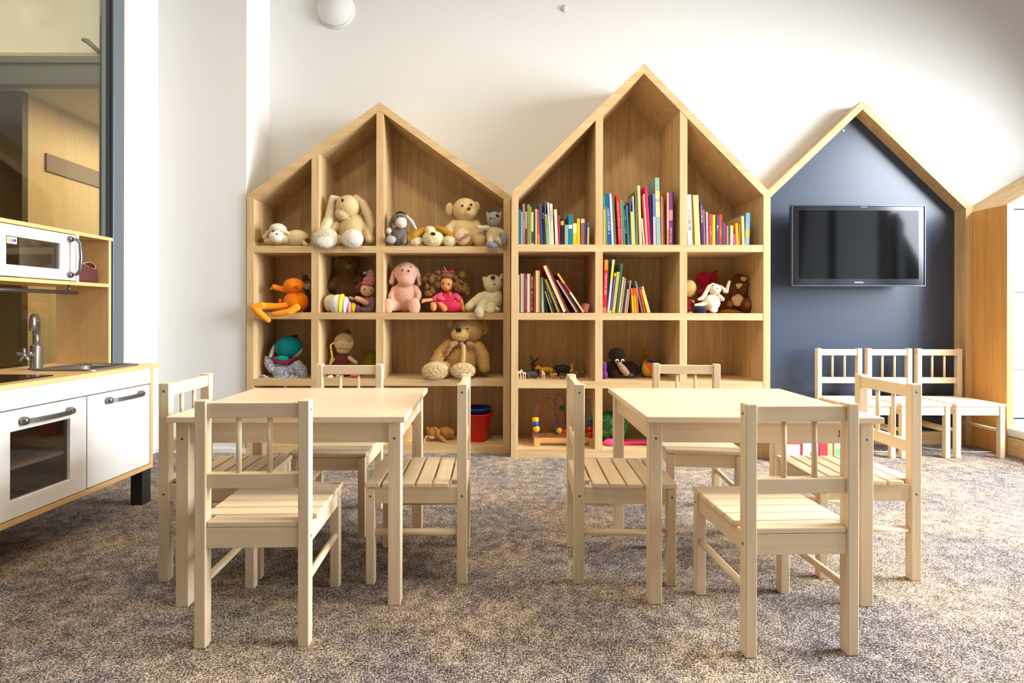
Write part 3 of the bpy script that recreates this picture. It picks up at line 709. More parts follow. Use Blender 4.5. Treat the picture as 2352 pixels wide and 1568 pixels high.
t.body([('c', (2090, 920, 110, 46), (2000, 870, 150, 52), (1940, 845, 160, 46))], plain((238, 178, 146), .8), 'arm', fuzz=0); t.body([('e', 1830, 845, 110, 60, 34, 34, 20)], plain((200, 160, 130), .8), 'hand', fuzz=0)
t = Toy('plush_caterpillar', 'striped soft rattle with two round white ends lying in the second cell', 'soft toy', T3(2.82), Z2)
t.body([('e', 1430, 915, -40, 125, 140, 120)], fur((224, 212, 176), 300, .4, .05), fuzz=.0003)
t.body([('e', 1440, 800, -30, 60, 30, 60)], fur((206, 200, 50)), 'patch'); 
t.body([('e', 1595, 930, 80, 160, 158, 130)], fur((232, 226, 222), 300, .4, .05), 'ball', fuzz=.0003)
t.body([('e', 1650, 925, 80, 62, 168, 138, 6)], fur((226, 214, 20), 300, .4, .05), 'yellow_band', fuzz=.0003); t.body([('e', 1715, 945, 80, 60, 140, 110, 6)], fur((208, 192, 220), 300, .4, .05), 'lilac_band', fuzz=.0003)
t.body([('e', 1785, 985, 70, 42, 90, 80)], fur((232, 150, 176)), 'pink_band'); t.body([('e', 1845, 985, 60, 55, 70, 60)], fur((222, 198, 30)), 'yellow_ring'); t.body([('e', 1925, 1000, 50, 46, 56, 50)], fur((126, 72, 128)), 'purple_ring')

# pink dog
t = Toy('plush_dog', 'dusty pink plush dog with long ears and round feet in the wide middle cell', 'soft toy', T4(2.87), Z2)
pk = fur((222, 168, 148), 260, .6, .1); pl_ = fur((234, 180, 154), 260, .6, .08)
t.body([('e', 470, 780, 0, 225, 260, 180), ('e', 485, 400, 50, 205, 195, 170), ('e', 500, 530, 130, 150, 115, 110), ('c', (290, 690, 40, 70), (235, 810, 90, 62), (260, 880, 120, 50)), ('c', (640, 680, 40, 80), (705, 780, 90, 66), (690, 860, 120, 50)), ('c', (360, 940, 60, 80), (230, 960, 160, 70)), ('c', (560, 940, 60, 90), (650, 960, 160, 80))], pk, vox=.0032, fuzz=.0005)
t.body([('c', (320, 310, 40, 36), (265, 420, 50, 48), (235, 560, 70, 46))], pk, 'ear', fuzz=.0005); t.body([('c', (660, 330, 40, 34), (700, 460, 50, 44), (722, 600, 70, 34))], pk, 'ear', fuzz=.0005)
t.body([('e', 212, 955, 215, 80, 112, 45)], pl_, 'foot', fuzz=.0002); t.body([('e', 655, 955, 220, 104, 120, 45)], pl_, 'foot', fuzz=.0002)
t.bit('eye', 450, 366, 215, 17, EYE); t.bit('eye', 556, 377, 215, 18, EYE); t.bit('eyebrow', 410, 290, 190, (18, 8, 8), fur((150, 96, 90)), -30); t.bit('eyebrow', 595, 305, 185, (18, 8, 8), fur((150, 96, 90)), 25)

# doll in pink dress
t = Toy('baby_doll', 'curly haired plastic doll in a bright pink dress on the middle shelf', 'doll', T4(2.85), Z2)
skin = plain((226, 150, 84), .45); hr = fur((154, 112, 62), 120, 1, .35); dr = plain((222, 34, 82), .55, bump=.3, bscale=80); dr2 = plain((236, 96, 130), .6, bump=.3)
t.body([('e', 1200, 860, 0, 170, 170, 110), ('e', 1290, 970, 60, 215, 105, 130), ('e', 1080, 950, 60, 150, 80, 90)], dr, 'body', fuzz=.0012)
t.body([('c', (1060, 800, 30, 60), (990, 850, 60, 58)), ('c', (1350, 790, 30, 60), (1410, 850, 60, 52)), ('e', 1090, 840, 110, 80, 44, 30, 12), ('c', (1330, 900, 120, 34), (1400, 990, 130, 30))], dr2, 'sleeve', fuzz=.001)
hd_ = t.body([('e', 1190, 590, 60, 112, 128, 105), ('e', 1180, 650, 110, 70, 55, 60), ('e', 1170, 630, 165, 16, 14, 14)], skin, 'head', fuzz=0, vox=.0022)
pr = [('e', 1200, 450, 40, 130, 70, 110)]
random.seed(3)
for i in range(90):
    sd = -1 if i % 2 else 1; a = random.random()
    x = 1190+sd*(125+a*265*(.5+.5*random.random())); y = 430+random.random()*350-(0 if abs(x-1190) > 180 else 60)
    pr.append(('e', x, y, random.uniform(-60, 90), random.uniform(26, 52), random.uniform(30, 60), 40, random.uniform(-40, 40)))
t.body(pr, hr, 'hair', fuzz=.0035, smooth=1)
t.bit('eye', 1135, 582, 158, (16, 18, 10), plain((60, 28, 20), .15)); t.bit('eye', 1232, 600, 158, (16, 18, 10), plain((60, 28, 20), .15)); t.bit('mouth', 1178, 662, 168, (22, 9, 8), plain((186, 76, 70), .5))
t.body([('e', 1150, 390, 100, 60, 36, 26, 20), ('e', 1270, 385, 100, 62, 38, 26, -20), ('e', 1210, 395, 110, 24, 24, 24)], plain((168, 30, 92), .5), 'hair_bow', fuzz=.0006)
t.line('bow_ribbon', [(1140, 300, 110), (1180, 350, 120), (1205, 410, 120)], 6, plain((220, 200, 206), .4))
t.body([('c', (960, 860, 60, 36), (880, 870, 110, 32), (800, 880, 150, 34), (780, 905, 165, 22))], skin, 'arm', fuzz=0, vox=.0022); t.body([('c', (1440, 870, 60, 36), (1460, 940, 90, 34), (1480, 1010, 120, 34), (1500, 1035, 140, 20))], skin, 'arm', fuzz=0, vox=.0022)
t.body([('e', 975, 980, 170, 56, 76, 60), ('e', 965, 930, 185, 48, 26, 24)], skin, 'foot', fuzz=0, vox=.0022); t.body([('c', (1100, 945, 180, 40), (1160, 1010, 170, 54)), ('e', 1090, 930, 190, 40, 22, 22, 20)], skin, 'foot', fuzz=0, vox=.0022)
t.line('dress_ribbon', [(1095, 730, 110), (1115, 790, 118)], 8, plain((240, 170, 180), .5)); t.line('dress_ribbon', [(1250, 720, 112), (1255, 810, 118)], 9, plain((240, 170, 180), .5))

# white seal-like dog
t = Toy('plush_puppy', 'off white plush pup looking upwards, slumped against the right side panel', 'soft toy', T4(2.84), Z2, HG1)
sw = fur((232, 218, 176), 170, 1, .14)
t.body([('e', 1930, 880, 0, 220, 190, 140), ('e', 2040, 830, 0, 110, 190, 120), ('e', 1985, 580, 40, 160, 150, 130), ('e', 1985, 510, 100, 90, 80, 80), ('c', (1780, 810, 40, 80), (1680, 890, 90, 78), (1580, 980, 130, 72)),
        ('c', (1830, 930, 80, 90), (1770, 1060, 210, 90), (1770, 1100, 240, 84)), ('c', (1960, 960, 80, 80), (1945, 1050, 210, 80)), ('e', 2060, 1030, 120, 50, 44, 60)], sw, vox=.0032, fuzz=.0016)
t.body([('e', 1838, 505, 20, 36, 50, 26)], sw, 'ear'); t.body([('c', (2120, 480, 20, 34), (2150, 410, 20, 16))], sw, 'ear')
t.bit('nose', 1990, 482, 182, (42, 38, 22), NOSE); t.line('mouth', [(1985, 600, 172), (2010, 590, 170), (2040, 605, 166)], 5, EYE); t.line('mouth', [(2008, 560, 172), (2010, 590, 172)], 4, EYE)
t.body([('e', 1770, 1120, 310, 70, 60, 28)], fur((206, 188, 160)), 'foot_pad', fuzz=.0008)

# teal doll with gingham dress
t = Toy('plush_penguin', 'round teal headed soft toy in a blue gingham skirt, lowest open shelf at left', 'soft toy', T5(2.87), Z3, HG1)
tl = fur((0, 128, 134), 300, .4, .1)
t.body([('e', 725, 520, 40, 238, 205, 170), ('e', 700, 820, 0, 160, 200, 110)], tl, fuzz=.0004, vox=.0035)
t.body([('e', 660, 700, 165, 120, 52, 60)], fur((10, 150, 140), 300, .4), 'beak', fuzz=.0003); t.body([('c', (500, 690, 120, 34), (600, 765, 180, 32), (740, 768, 180, 32), (860, 700, 120, 30))], fur((176, 28, 66)), 'collar', fuzz=.0004)
t.body([('c', (490, 480, 80, 16), (470, 580, 100, 36), (440, 670, 120, 28))], fur((206, 202, 186)), 'wing'); t.body([('c', (950, 560, 60, 30), (900, 620, 80, 46), (850, 670, 100, 30))], fur((176, 170, 140)), 'wing')
t.body([('e', 830, 320, 40, 60, 20, 30)], fur((20, 50, 60)), 'tuft')
gm = checks((222, 228, 246), (70, 78, 110), 190)
t.body([('c', (340, 690, 60, 26), (420, 790, 70, 100), (470, 880, 80, 90)), ('e', 640, 930, 80, 190, 150, 110), ('c', (800, 900, 90, 100), (900, 820, 90, 90), (960, 920, 90, 110), (1000, 1000, 100, 80)), ('e', 740, 1040, 140, 260, 60, 70), ('c', (260, 1000, 150, 18), (340, 990, 160, 22), (430, 1040, 170, 26), (560, 1075, 180, 30))], gm, 'gingham_skirt', fuzz=.0008, vox=.003)
tg = obj('care_tag', BX(-.009, .009, 0, .0015, -.043, .0), plain((206, 216, 240), .6, var=.3, bscale=300), t.root); tg.location = t.fr.p(752, 1075, 245)-t.org

# rag doll with maroon dress
t = Toy('rag_doll', 'flat faced cloth doll in a maroon dress behind the left chair back', 'doll', T5(2.88), Z3, HG1)
ln = plain((206, 184, 138), .9, bump=.3, bscale=500)
t.body([('e', 1680, 430, 30, 178, 168, 70), ('e', 1665, 560, 20, 120, 70, 50), ('c', (1780, 700, 30, 40), (1900, 780, 60, 30)), ('c', (1500, 720, 40, 30), (1450, 800, 60, 24))], ln, fuzz=.0002)
t.body([('e', 1640, 780, 20, 135, 170, 80), ('e', 1640, 960, 40, 160, 90, 90)], plain((92, 20, 28), .8, bump=.3, var=.3, bscale=90), 'dress', fuzz=.001)
t.body([('c', (1690, 250, 30, 22), (1740, 240, 30, 34), (1790, 260, 30, 24)), ('e', 1760, 220, 30, 16, 24, 12)], plain((110, 20, 30), .8), 'crown', fuzz=.001)
t.line('braid', [(1510, 430, 60), (1460, 480, 80), (1480, 590, 90), (1495, 680, 90), (1460, 760, 90)], 17, fur((226, 196, 60)))
t.line('mouth', [(1590, 515, 103), (1690, 535, 108), (1800, 545, 96)], 5, plain((120, 60, 50), .8)); t.line('eye', [(1755, 380, 92), (1775, 410, 90), (1815, 400, 80)], 5, plain((60, 50, 40), .8)); t.line('eye', [(1545, 395, 80), (1575, 400, 90)], 5, plain((60, 50, 40), .8)); t.bit('nose', 1682, 465, 104, 8, plain((130, 70, 60), .8))
t.body([('e', 1475, 1020, 150, 64, 36, 50, -15)], plain((240, 220, 206), .7), 'shoe', fuzz=0); t.body([('e', 1640, 1005, 150, 74, 36, 50)], plain((214, 196, 160), .8), 'shoe', fuzz=0)
t = Toy('plush_chick', 'fuzzy yellow green soft toy at the back behind the cloth doll', 'soft toy', T5(2.95), Z3)
t.body([('e', 2120, 840, 0, 130, 230, 70), ('e', 2150, 660, 20, 90, 90, 50)], fur((168, 150, 20), 120, 1, .4), fuzz=.004)
t = Toy('toy_slipper', 'coral and crimson cloth slipper seen between the left chair spindles', 'soft toy', T5(2.82), Z3)
t.body([('e', 1850, 1000, 0, 70, 46, 60)], plain((226, 92, 84), .7), 'toe', fuzz=0); t.body([('c', (1900, 990, -10, 40), (2050, 975, -20, 30), (2210, 960, -30, 16))], plain((176, 46, 60), .7), 'body', fuzz=0)

# large teddy
t = Toy('teddy_bear', 'large honey beige teddy bear wearing a spotted ribbon bow, low wide cell', 'teddy bear', T6(2.85), Z3, HG1)
tb = fur((214, 172, 108), 150, 1, .22); tp = fur((232, 204, 156), 150, 1, .2)
t.body([('e', 1440, 700, 0, 290, 300, 200), ('e', 1555, 205, 40, 275, 225, 175), ('c', (1230, 480, 30, 110), (1090, 620, 80, 110), (1010, 740, 120, 90)), ('c', (1720, 510, 20, 120), (1810, 660, 50, 115), (1840, 850, 90, 95)),
        ('c', (1200, 860, 60, 130), (1050, 890, 200, 130)), ('c', (1560, 880, 60, 130), (1500, 890, 220, 130)), ('e', 1455, 1030, 150, 90, 50, 80)], tb, vox=.004, fuzz=.003)
t.body([('e', 1275, 105, 40, 80, 80, 40)], tb, 'ear', fuzz=.002); t.body([('e', 1825, 170, 20, 85, 120, 45)], tb, 'ear', fuzz=.002)
t.body([('e', 1440, 285, 165, 160, 118, 90)], fur((228, 188, 116), 150, 1), 'muzzle', fuzz=.0015)
t.body([('e', 1025, 890, 310, 228, 152, 60)], tp, 'foot', fuzz=.003); t.body([('e', 1490, 885, 330, 212, 135, 60)], tp, 'foot', fuzz=.003)
t.bit('nose', 1412, 198, 262, (54, 40, 28), plain((8, 8, 12), .2)); t.bit('eye', 1562, 182, 216, (14, 16, 10), EYE); t.bit('eye', 1370, 130, 196, (12, 14, 10), EYE)
rbn = plain((178, 128, 92), .5, bump=.4, bscale=120, var=.5)
bw = t.body([('e', 1320, 440, 200, 90, 52, 26, -14), ('e', 1610, 450, 200, 86, 52, 26, 12), ('e', 1460, 440, 215, 44, 36, 30), ('c', (1290, 470, 205, 40), (1230, 560, 195, 36), (1190, 640, 185, 22))], rbn, 'bow', fuzz=.0008)
t.body([('c', (1490, 480, 215, 42), (1495, 600, 225, 44), (1485, 740, 225, 46))], plain((232, 178, 116), .5, bump=.4, bscale=120, var=.25), 'ribbon_tail', fuzz=.0005)

# cell with the rabbit and the brown animal
t = Toy('baby_doll', 'blonde doll half hidden behind the divider on the middle book shelf', 'doll', T7(2.84), Z2)
t.body([('e', 180, 1120, 0, 80, 120, 70), ('e', 150, 1230, 20, 100, 60, 70)], plain((150, 16, 40), .4, bump=.4), fuzz=.0005); t.body([('e', 175, 800, 20, 150, 195, 120)], fur((220, 182, 120), 160, .8, .3), 'head', fuzz=.001); t.body([('e', 180, 1300, 70, 70, 40, 50)], plain((226, 176, 130), .5), 'foot', fuzz=0); t.line('arm', [(220, 1060, 60), (260, 1130, 90)], 22, plain((226, 176, 130), .5))
t = Toy('plush_pig', 'crimson pink round plush pig at the back of the cell', 'soft toy', T7(2.93), Z2)
t.body([('e', 510, 590, 0, 190, 160, 120), ('e', 690, 560, -10, 120, 140, 100), ('e', 560, 1000, -20, 200, 370, 110)], fur((198, 30, 66), 260, .5), vox=.0035); t.body([('c', (720, 450, 20, 34), (800, 400, 20, 14))], fur((196, 40, 80)), 'ear'); t.body([('e', 395, 870, 60, 70, 55, 50)], fur((226, 66, 110)), 'foot'); t.bit('eye', 600, 475, 90, (30, 18, 12), plain((190, 90, 90), .4))
t = Toy('plush_rabbit', 'white plush rabbit with lop ears, one bent upwards, beside the brown animal', 'soft toy', T7(2.79), Z2)
wr = fur((238, 224, 194), 260, .5, .07)
t.body([('e', 670, 1110, 0, 205, 185, 140), ('e', 735, 815, 40, 140, 125, 115), ('c', (830, 980, 40, 60), (890, 1040, 80, 50)), ('c', (500, 1140, 60, 50), (350, 1165, 110, 40), (270, 1170, 120, 30)), ('c', (660, 1180, 80, 80), (650, 1270, 150, 70))], wr, fuzz=.0005)
t.body([('c', (700, 705, 40, 40), (600, 760, 50, 46), (520, 900, 70, 46), (440, 1010, 90, 42), (360, 1045, 90, 36))], wr, 'ear', fuzz=.0004); t.body([('c', (860, 750, 40, 34), (920, 800, 50, 38), (950, 870, 60, 38), (1000, 880, 60, 32), (1010, 780, 60, 38), (1050, 650, 60, 34))], wr, 'ear', fuzz=.0004)
t.bit('foot_pad', 655, 1275, 212, (80, 66, 20), fur((246, 230, 204))); t.bit('eye', 748, 800, 152, 14, EYE); t.bit('eye', 655, 730, 130, (26, 10, 8), EYE, -30)
t = Toy('plush_ball', 'dark navy plush ball resting at the foot of the white rabbit', 'soft toy', T7(2.745), Z2)
t.body([('e', 400, 1290, 0, 160, 105, 100)], fur((16, 26, 44)), fuzz=.0006)
t = Toy('plush_beaver', 'chestnut brown plush animal with cream muzzle and belly, right end cell', 'soft toy', T7(2.85), Z2)
bb = fur((112, 62, 20), 200, 1)
t.body([('e', 1240, 1000, -20, 250, 300, 130), ('e', 1290, 600, 20, 150, 140, 120), ('c', (1140, 740, 60, 70), (1120, 880, 120, 78)), ('c', (1380, 730, 60, 80), (1310, 860, 120, 85)), ('e', 1010, 1140, 110, 95, 120, 90), ('e', 1400, 1150, 110, 125, 135, 100)], bb, vox=.003)
cmm = fur((232, 200, 148)); t.body([('e', 1335, 585, 115, 84, 58, 40)], cmm, 'muzzle', fuzz=.0004); t.body([('e', 1260, 750, 100, 115, 72, 30)], cmm, 'chest', fuzz=.0004); t.body([('e', 1215, 1050, 105, 140, 135, 40)], cmm, 'belly', fuzz=.0004)
t.bit('foot_pad', 1010, 1150, 200, (60, 66, 14), fur((150, 88, 40))); t.bit('foot_pad', 1400, 1165, 208, (70, 76, 14), fur((150, 88, 40))); t.bit('eye', 1260, 520, 128, 12, EYE)
t.body([('e', 1060, 1290, 130, 260, 60, 80, 4)], fur((168, 100, 20), 90, 1, .4), 'tail')

# small plastic animals
def quad(name, label, cx, top, L_, Rr, foot, hd, hx, hy, c1, Y, hr_=.62, extra=None, c2=None, th=None, tail=True):
    """cx: body middle, L_ half length, hd: head side, (hx, hy): head offset"""
    t = Toy(name, label, 'toy animal', T8(Y), Z3, None, 'small plastic animals')
    base_y = (718-(Z3-CH)*F/Y-800)*13.07           # where the shelf lies at this distance
    sh = base_y-foot
    def q(x, y, d, r_): return (x, y+sh, d, r_)
    th = th or Rr*.32
    pr = [('e', cx, top+Rr+sh, 0, L_, Rr, Rr*.85), ('c', q(cx+hd*L_*.7, top+Rr*.7, 0, Rr*.6), q(cx+hx*.8, hy+Rr*.2, 0, Rr*.42)), ('c', q(cx+hx, hy, 0, Rr*hr_), q(cx+hx+hd*Rr*.9, hy+Rr*.35, 0, Rr*hr_*.62))]
    for sx in (-.68, .68):
        for dd in (-.5, .5): pr.append(('c', q(cx+sx*L_, top+Rr*1.2, dd*Rr, th*1.4), q(cx+sx*L_+dd*16, foot-th*.8, dd*Rr*1.1, th)))
    if tail: pr.append(('c', q(cx-hd*L_*.9, top+Rr*.7, 0, th*.6), q(cx-hd*L_*1.15, top+Rr*1.8, 0, th*.5)))
    for e_ in extra or (): pr.append(('c',)+tuple(q(*v) for v in e_))
    t.body(pr, c1, vox=.0013, fuzz=0, smooth=2)
    if c2:
        for (x, y, d, a, b_) in c2[1]: t.bit('marking', x, y+sh, d, (a, b_, 6), c2[0])
    return t
pla = lambda c: plain(c, .5, var=.12, bscale=90)
quad('toy_goat', 'pale tan toy goat at the left end of the plastic animals', 170, 580, 62, 40, 835, 1, 55, 555, pla((214, 184, 150)), 2.75)
quad('toy_lamb', 'tiny white toy lamb second from the left panel', 315, 600, 48, 34, 820, -1, -62, 598, pla((196, 192, 178)), 2.76)
quad('toy_rhino', 'stout dark grey toy rhino behind the white lamb', 540, 600, 160, 92, 815, -1, -170, 690, pla((66, 62, 58)), 2.80, .7, th=34)
quad('toy_moose', 'dark brown toy moose with wide antlers at the back', 650, 470, 110, 75, 800, -1, -60, 400, pla((50, 32, 22)), 2.90, .6,
     extra=(((600, 370, 0, 22), (560, 290, 10, 34), (500, 190, 10, 14)), ((620, 360, 20, 20), (680, 310, 30, 32), (770, 235, 30, 12)), ((555, 290, 10, 14), (590, 220, 10, 8)), ((680, 310, 30, 14), (675, 240, 30, 8)), ((530, 250, 10, 12), (480, 240, 10, 8))))
quad('toy_tiger', 'amber yellow toy tiger striding, largest of the plastic animals', 980, 480, 210, 78, 800, -1, -240, 500, pla((196, 136, 20)), 2.84, .8, th=26)
quad('toy_foal', 'tiny brown and white toy foal in front of the tiger', 895, 590, 42, 38, 800, -1, -20, 560, pla((206, 176, 160)), 2.77)
quad('toy_foal', 'tiny spotted toy foal with lowered head under the tiger tail', 1235, 640, 66, 36, 820, -1, -110, 690, pla((178, 112, 66)), 2.78, c2=(pla((236, 220, 200)), ((1200, 690, 34, 16, 14), (1262, 672, 34, 18, 12))))
quad('toy_buffalo', 'black green humped toy buffalo in the middle of the animals', 1470, 410, 220, 125, 760, -1, -190, 500, pla((34, 38, 26)), 2.90, .5, th=34)
quad('toy_cow', 'tiny black and white toy calf lying near the chair top', 1450, 700, 60, 30, 805, -1, -62, 690, pla((40, 40, 34)), 2.77, c2=(pla((220, 216, 200)), ((1430, 722, 28, 14, 12), (1480, 718, 28, 16, 12))))
quad('toy_giraffe', 'tan toy giraffe with upright neck right of the buffalo', 1740, 470, 48, 46, 740, 1, 0, 330, pla((196, 148, 92)), 2.85, .4,
     extra=(((1742, 510, 0, 30), (1740, 400, 0, 20), (1745, 330, 0, 16), (1748, 290, 0, 8)),))
quad('toy_cow', 'small reddish brown toy cow second from the right', 1910, 590, 70, 52, 770, -1, -40, 580, pla((132, 84, 56)), 2.83, .6)
quad('toy_donkey', 'small dark brown toy donkey at the right end of the animals', 2075, 580, 55, 44, 790, -1, -30, 565, pla((104, 74, 56)), 2.83, .6)

# owl eyed plush and neighbours
t = Toy('plush_octopus', 'small purple plush toy pressed against the divider beside the dark plush', 'soft toy', T9(2.78), Z3)
t.body([('e', 1232, 650, 0, 40, 62, 50), ('e', 1240, 745, 10, 44, 48, 50)], fur((110, 44, 130)))
t = Toy('plush_lemur', 'dark brown plush animal with big round white rimmed eyes, lowest shelf', 'soft toy', T9(2.83), Z3)
dk = fur((44, 26, 20), 160, 1, .3)
t.body([('e', 1340, 700, 0, 92, 110, 80), ('e', 1400, 500, 20, 108, 98, 85), ('c', (1450, 700, -30, 80), (1600, 680, -20, 95), (1670, 720, 0, 60)), ('e', 1370, 740, 70, 60, 55, 40), ('e', 1590, 740, 50, 70, 36, 40)], dk, fuzz=.002)
for x in (1390, 1465): e_ = t.bit('eye', x, 572, 100, 25, plain((230, 222, 206), .2)); t.bit('pupil', x+2, 578, 117, 16, plain((26, 14, 8), .1), par=e_)
t.body([('c', (1420, 615, 100, 30), (1470, 680, 100, 46), (1520, 735, 90, 42))], fur((176, 150, 128)), 'belly'); t.bit('foot', 1575, 765, 95, (40, 26, 20), fur((70, 76, 84)))
t.bit('beak', 1428, 605, 118, (12, 18, 10), plain((200, 170, 110), .4))
bp_ = T9(2.84); b_ = thing('beach_ball', 'orange, blue and yellow panelled ball behind the right table chair', 'ball', (bp_.p(1862, 0).x, 2.86, Z3))
rb_ = 120*bp_.k
cols = [(232, 96, 20), (24, 52, 130), (226, 168, 30), (232, 96, 20), (24, 52, 130), (226, 168, 30)]
for i in range(6):
    bm = bmesh.new(); n = 6; m_ = 14; rows = []
    ax = Matrix.Rotation(R(-38), 3, 'Y') @ Matrix.Rotation(R(18), 3, 'X')
    for a in range(n+1):
        th_ = R(-105+60*i+60*a/n); rows.append([bm.verts.new(Vector((0, 0, rb_)) + ax @ (Vector((math.sin(PI*b/m_)*math.cos(th_), math.sin(PI*b/m_)*math.sin(th_), math.cos(PI*b/m_)))*rb_)) for b in range(m_+1)])
    for a in range(n):
        for b in range(m_): bm.faces.new((rows[a][b], rows[a][b+1], rows[a+1][b+1], rows[a+1][b]))
    bmesh.ops.remove_doubles(bm, verts=bm.verts, dist=1e-5)
    for f in bm.faces: f.smooth = True
    obj('ball_panel', bm, plain(cols[i], .45, name='vinyl'), b_)
t = Toy('plush_chick', 'tiny yellow plush duckling peeking over the panelled ball', 'soft toy', T9(2.93), Z3)
t.body([('e', 1790, 640, 0, 50, 150, 40), ('e', 1785, 450, 20, 52, 58, 44), ('e', 1762, 400, 20, 20, 30, 16)], fur((196, 150, 34))); t.bit('beak', 1805, 485, 66, (28, 18, 18), plain((214, 110, 30), .6)); t.bit('eye', 1770, 440, 64, 8, EYE)

# bottom row
t = Toy('plush_puppy', 'tan plush puppy lying beside the basket on the bottom shelf', 'soft toy', T10(2.86), Z0)
tn = fur((196, 140, 76), 180, 1)
t.body([('e', 960, 880, -40, 130, 90, 90), ('e', 755, 870, 30, 105, 88, 80), ('c', (880, 960, 60, 40), (950, 1000, 110, 34), (1010, 1030, 130, 24)), ('e', 1060, 900, -40, 70, 66, 60)], tn, fuzz=.0015); t.body([('c', (790, 800, 70, 30), (840, 850, 80, 44), (840, 920, 80, 36))], tn, 'ear'); t.body([('e', 720, 955, 80, 72, 36, 46)], fur((206, 142, 116)), 'muzzle', fuzz=.0004)
t.body([('c', (660, 820, 40, 26), (645, 780, 40, 14))], tn, 'ear'); t.line('ribbon', [(655, 920, 100), (615, 980, 150), (640, 1060, 240), (740, 1110, 300)], 11, plain((214, 178, 116), .6))
bk = thing('toy_bucket', 'red plastic bucket with a blue bowl inside, bottom shelf', 'bucket', (T10(2.87).p(1560, 0).x, 2.87, Z0)); kk = T10(2.87).k
obj('bucket_body', lathe(bmesh.new(), [(0, 0), (150*kk, 0), (158*kk, 20*kk), (225*kk, 430*kk), (262*kk, 450*kk), (268*kk, 480*kk), (300*kk, 500*kk), (290*kk, 512*kk), (215*kk, 500*kk), (150*kk, 30*kk), (0, 28*kk)], n=36), plain((206, 16, 16), .35), bk)
bm = lathe(bmesh.new(), [(0, 440*kk), (150*kk, 470*kk), (225*kk, 560*kk), (250*kk, 600*kk), (240*kk, 606*kk), (200*kk, 560*kk), (120*kk, 490*kk), (0, 480*kk)], n=36)
o = obj('toy_bowl', bm, plain((22, 52, 150), .3)); o.location = bk.location; o['label'] = 'blue plastic bowl sitting in the red bucket'; o['category'] = 'bowl'
bs = thing('wicker_basket', 'pale woven basket on the bottom shelf behind the left table leg', 'basket', ((928-VX)*2.86/F, 2.87, Z0))
bm = bmesh.new(); nlev = 11; nn = 44
for i in range(nlev):
    z = i*.0085; hx, hy = .050+.0006*i, .055
    pts = []
    for j in range(nn+1):
        a = 2*PI*j/nn; ex = 4; cx_ = math.copysign(abs(math.cos(a))**(2/ex), math.cos(a))*hx; cy_ = math.copysign(abs(math.sin(a))**(2/ex), math.sin(a))*hy
        wv = .002*(1 if (j+i) % 2 else -1); pts.append((cx_*(1+wv*12), cy_*(1+wv*12), z+.0045))
    tube(bm, pts, .0045, 6, False)
obj('woven_wall', bm, plain((222, 178, 116), .7), bs); obj('basket_floor', BX(-.045, .045, -.05, .05, 0, .004), plain((212, 168, 108), .7), bs)
# bead maze
m_ = thing('bead_maze', 'wooden bead maze with coloured looping wires on the bottom shelf', 'toy', (T11(2.78).p(650, 0).x, 2.78, Z0)); f11 = T11(2.78); om = Vector(m_.location)
base_y = (718-(Z0-CH)*F/2.78-880)*5.88; dy = base_y-905
def mp_(x, y, d=0): return f11.p(x, y+dy, d)-om
bt = wood('beech', (222, 168, 104), (204, 148, 86), 'x', 20)
for x in (310, 1045):
    a = mp_(x-38, 905, 0); b_ = mp_(x+38, 800, 0); obj('foot', BX(a.x, b_.x, -.045, .11, 0, b_.z, .002), bt, m_)
for yy in (-.02, .085):
    a = mp_(348, 865); b_ = mp_(1007, 800); obj('cross_bar', BX(a.x, b_.x, yy-.009, yy+.009, a.z, b_.z, .003), bt, m_)
def bez(P_, n=40):
    out = []; Q = [P_[0]]+P_+[P_[-1]]
    for i in range(1, len(Q)-2):
        p0, p1, p2, p3 = (Vector(v) for v in Q[i-1:i+3])
        for j in range(n//4):
            u = j/(n//4); out.append(.5*((2*p1)+(-p0+p2)*u+(2*p0-5*p1+4*p2-p3)*u*u+(-p0+3*p1-3*p2+p3)*u**3))
    out.append(Vector(Q[-1])); return out
for c_, P_ in (((84, 66, 170), [(315, 800, 60), (317, 500, 60), (330, 290, 60), (450, 212, 40), (575, 290, 20), (580, 420, 10), (545, 580, 0), (600, 730, 0), (760, 600, 0), (940, 330, 20), (1010, 300, 40), (1028, 500, 40), (1030, 800, 40)]),
               ((176, 26, 22), [(430, 800, -60), (480, 600, -60), (400, 370, -60), (385, 560, -70), (420, 700, -90), (480, 740, -100)]),
               ((190, 34, 26), [(300, 800, -40), (300, 420, -60), (400, 300, -80), (500, 290, -80), (580, 380, -60), (650, 600, -20), (700, 740, 0), (900, 640, -20), (1010, 760, 0)]),
               ((120, 30, 24), [(560, 800, -160), (580, 330, -160), (640, 250, -160), (690, 300, -160), (720, 600, -160), (740, 800, -160)])):
    obj('wire', tube(bmesh.new(), [mp_(*p) for p in bez(P_)], .0019, 8), plain(c_, .35), m_)
for (x, y, d, r_, c_, kind) in ((292, 552, 60, 44, (222, 180, 30), 'd'), (292, 607, 60, 42, (30, 66, 170), 'c'), (304, 678, 60, 46, (222, 170, 30), 's'), (620, 712, 0, 40, (228, 176, 30), 's'), (692, 728, 0, 35, (206, 26, 24), 's'),
                          (672, 440, -160, 38, (36, 110, 84), 's'), (590, 745, -60, 40, (20, 96, 90), 's'), (1028, 540, 40, 40, (48, 120, 96), 's'), (1028, 610, 40, 40, (20, 70, 110), 'c'), (1028, 672, 40, 42, (208, 30, 30), 's'), (1030, 750, 40, 40, (200, 24, 26), 's'), (930, 700, -10, 38, (228, 160, 40), 's')):
    k_ = f11.k; p = mp_(x, y, d)
    bm = ball(bmesh.new(), p, r_*k_, 3) if kind == 's' else lathe(bmesh.new(), [(0, -r_*k_*.6), (r_*k_*.9, -r_*k_*.6), (r_*k_, -r_*k_*.3), (r_*k_, r_*k_*.3), (r_*k_*.9, r_*k_*.6), (0, r_*k_*.6)], p, 24)
    obj('bead', bm, plain(c_, .3), m_)
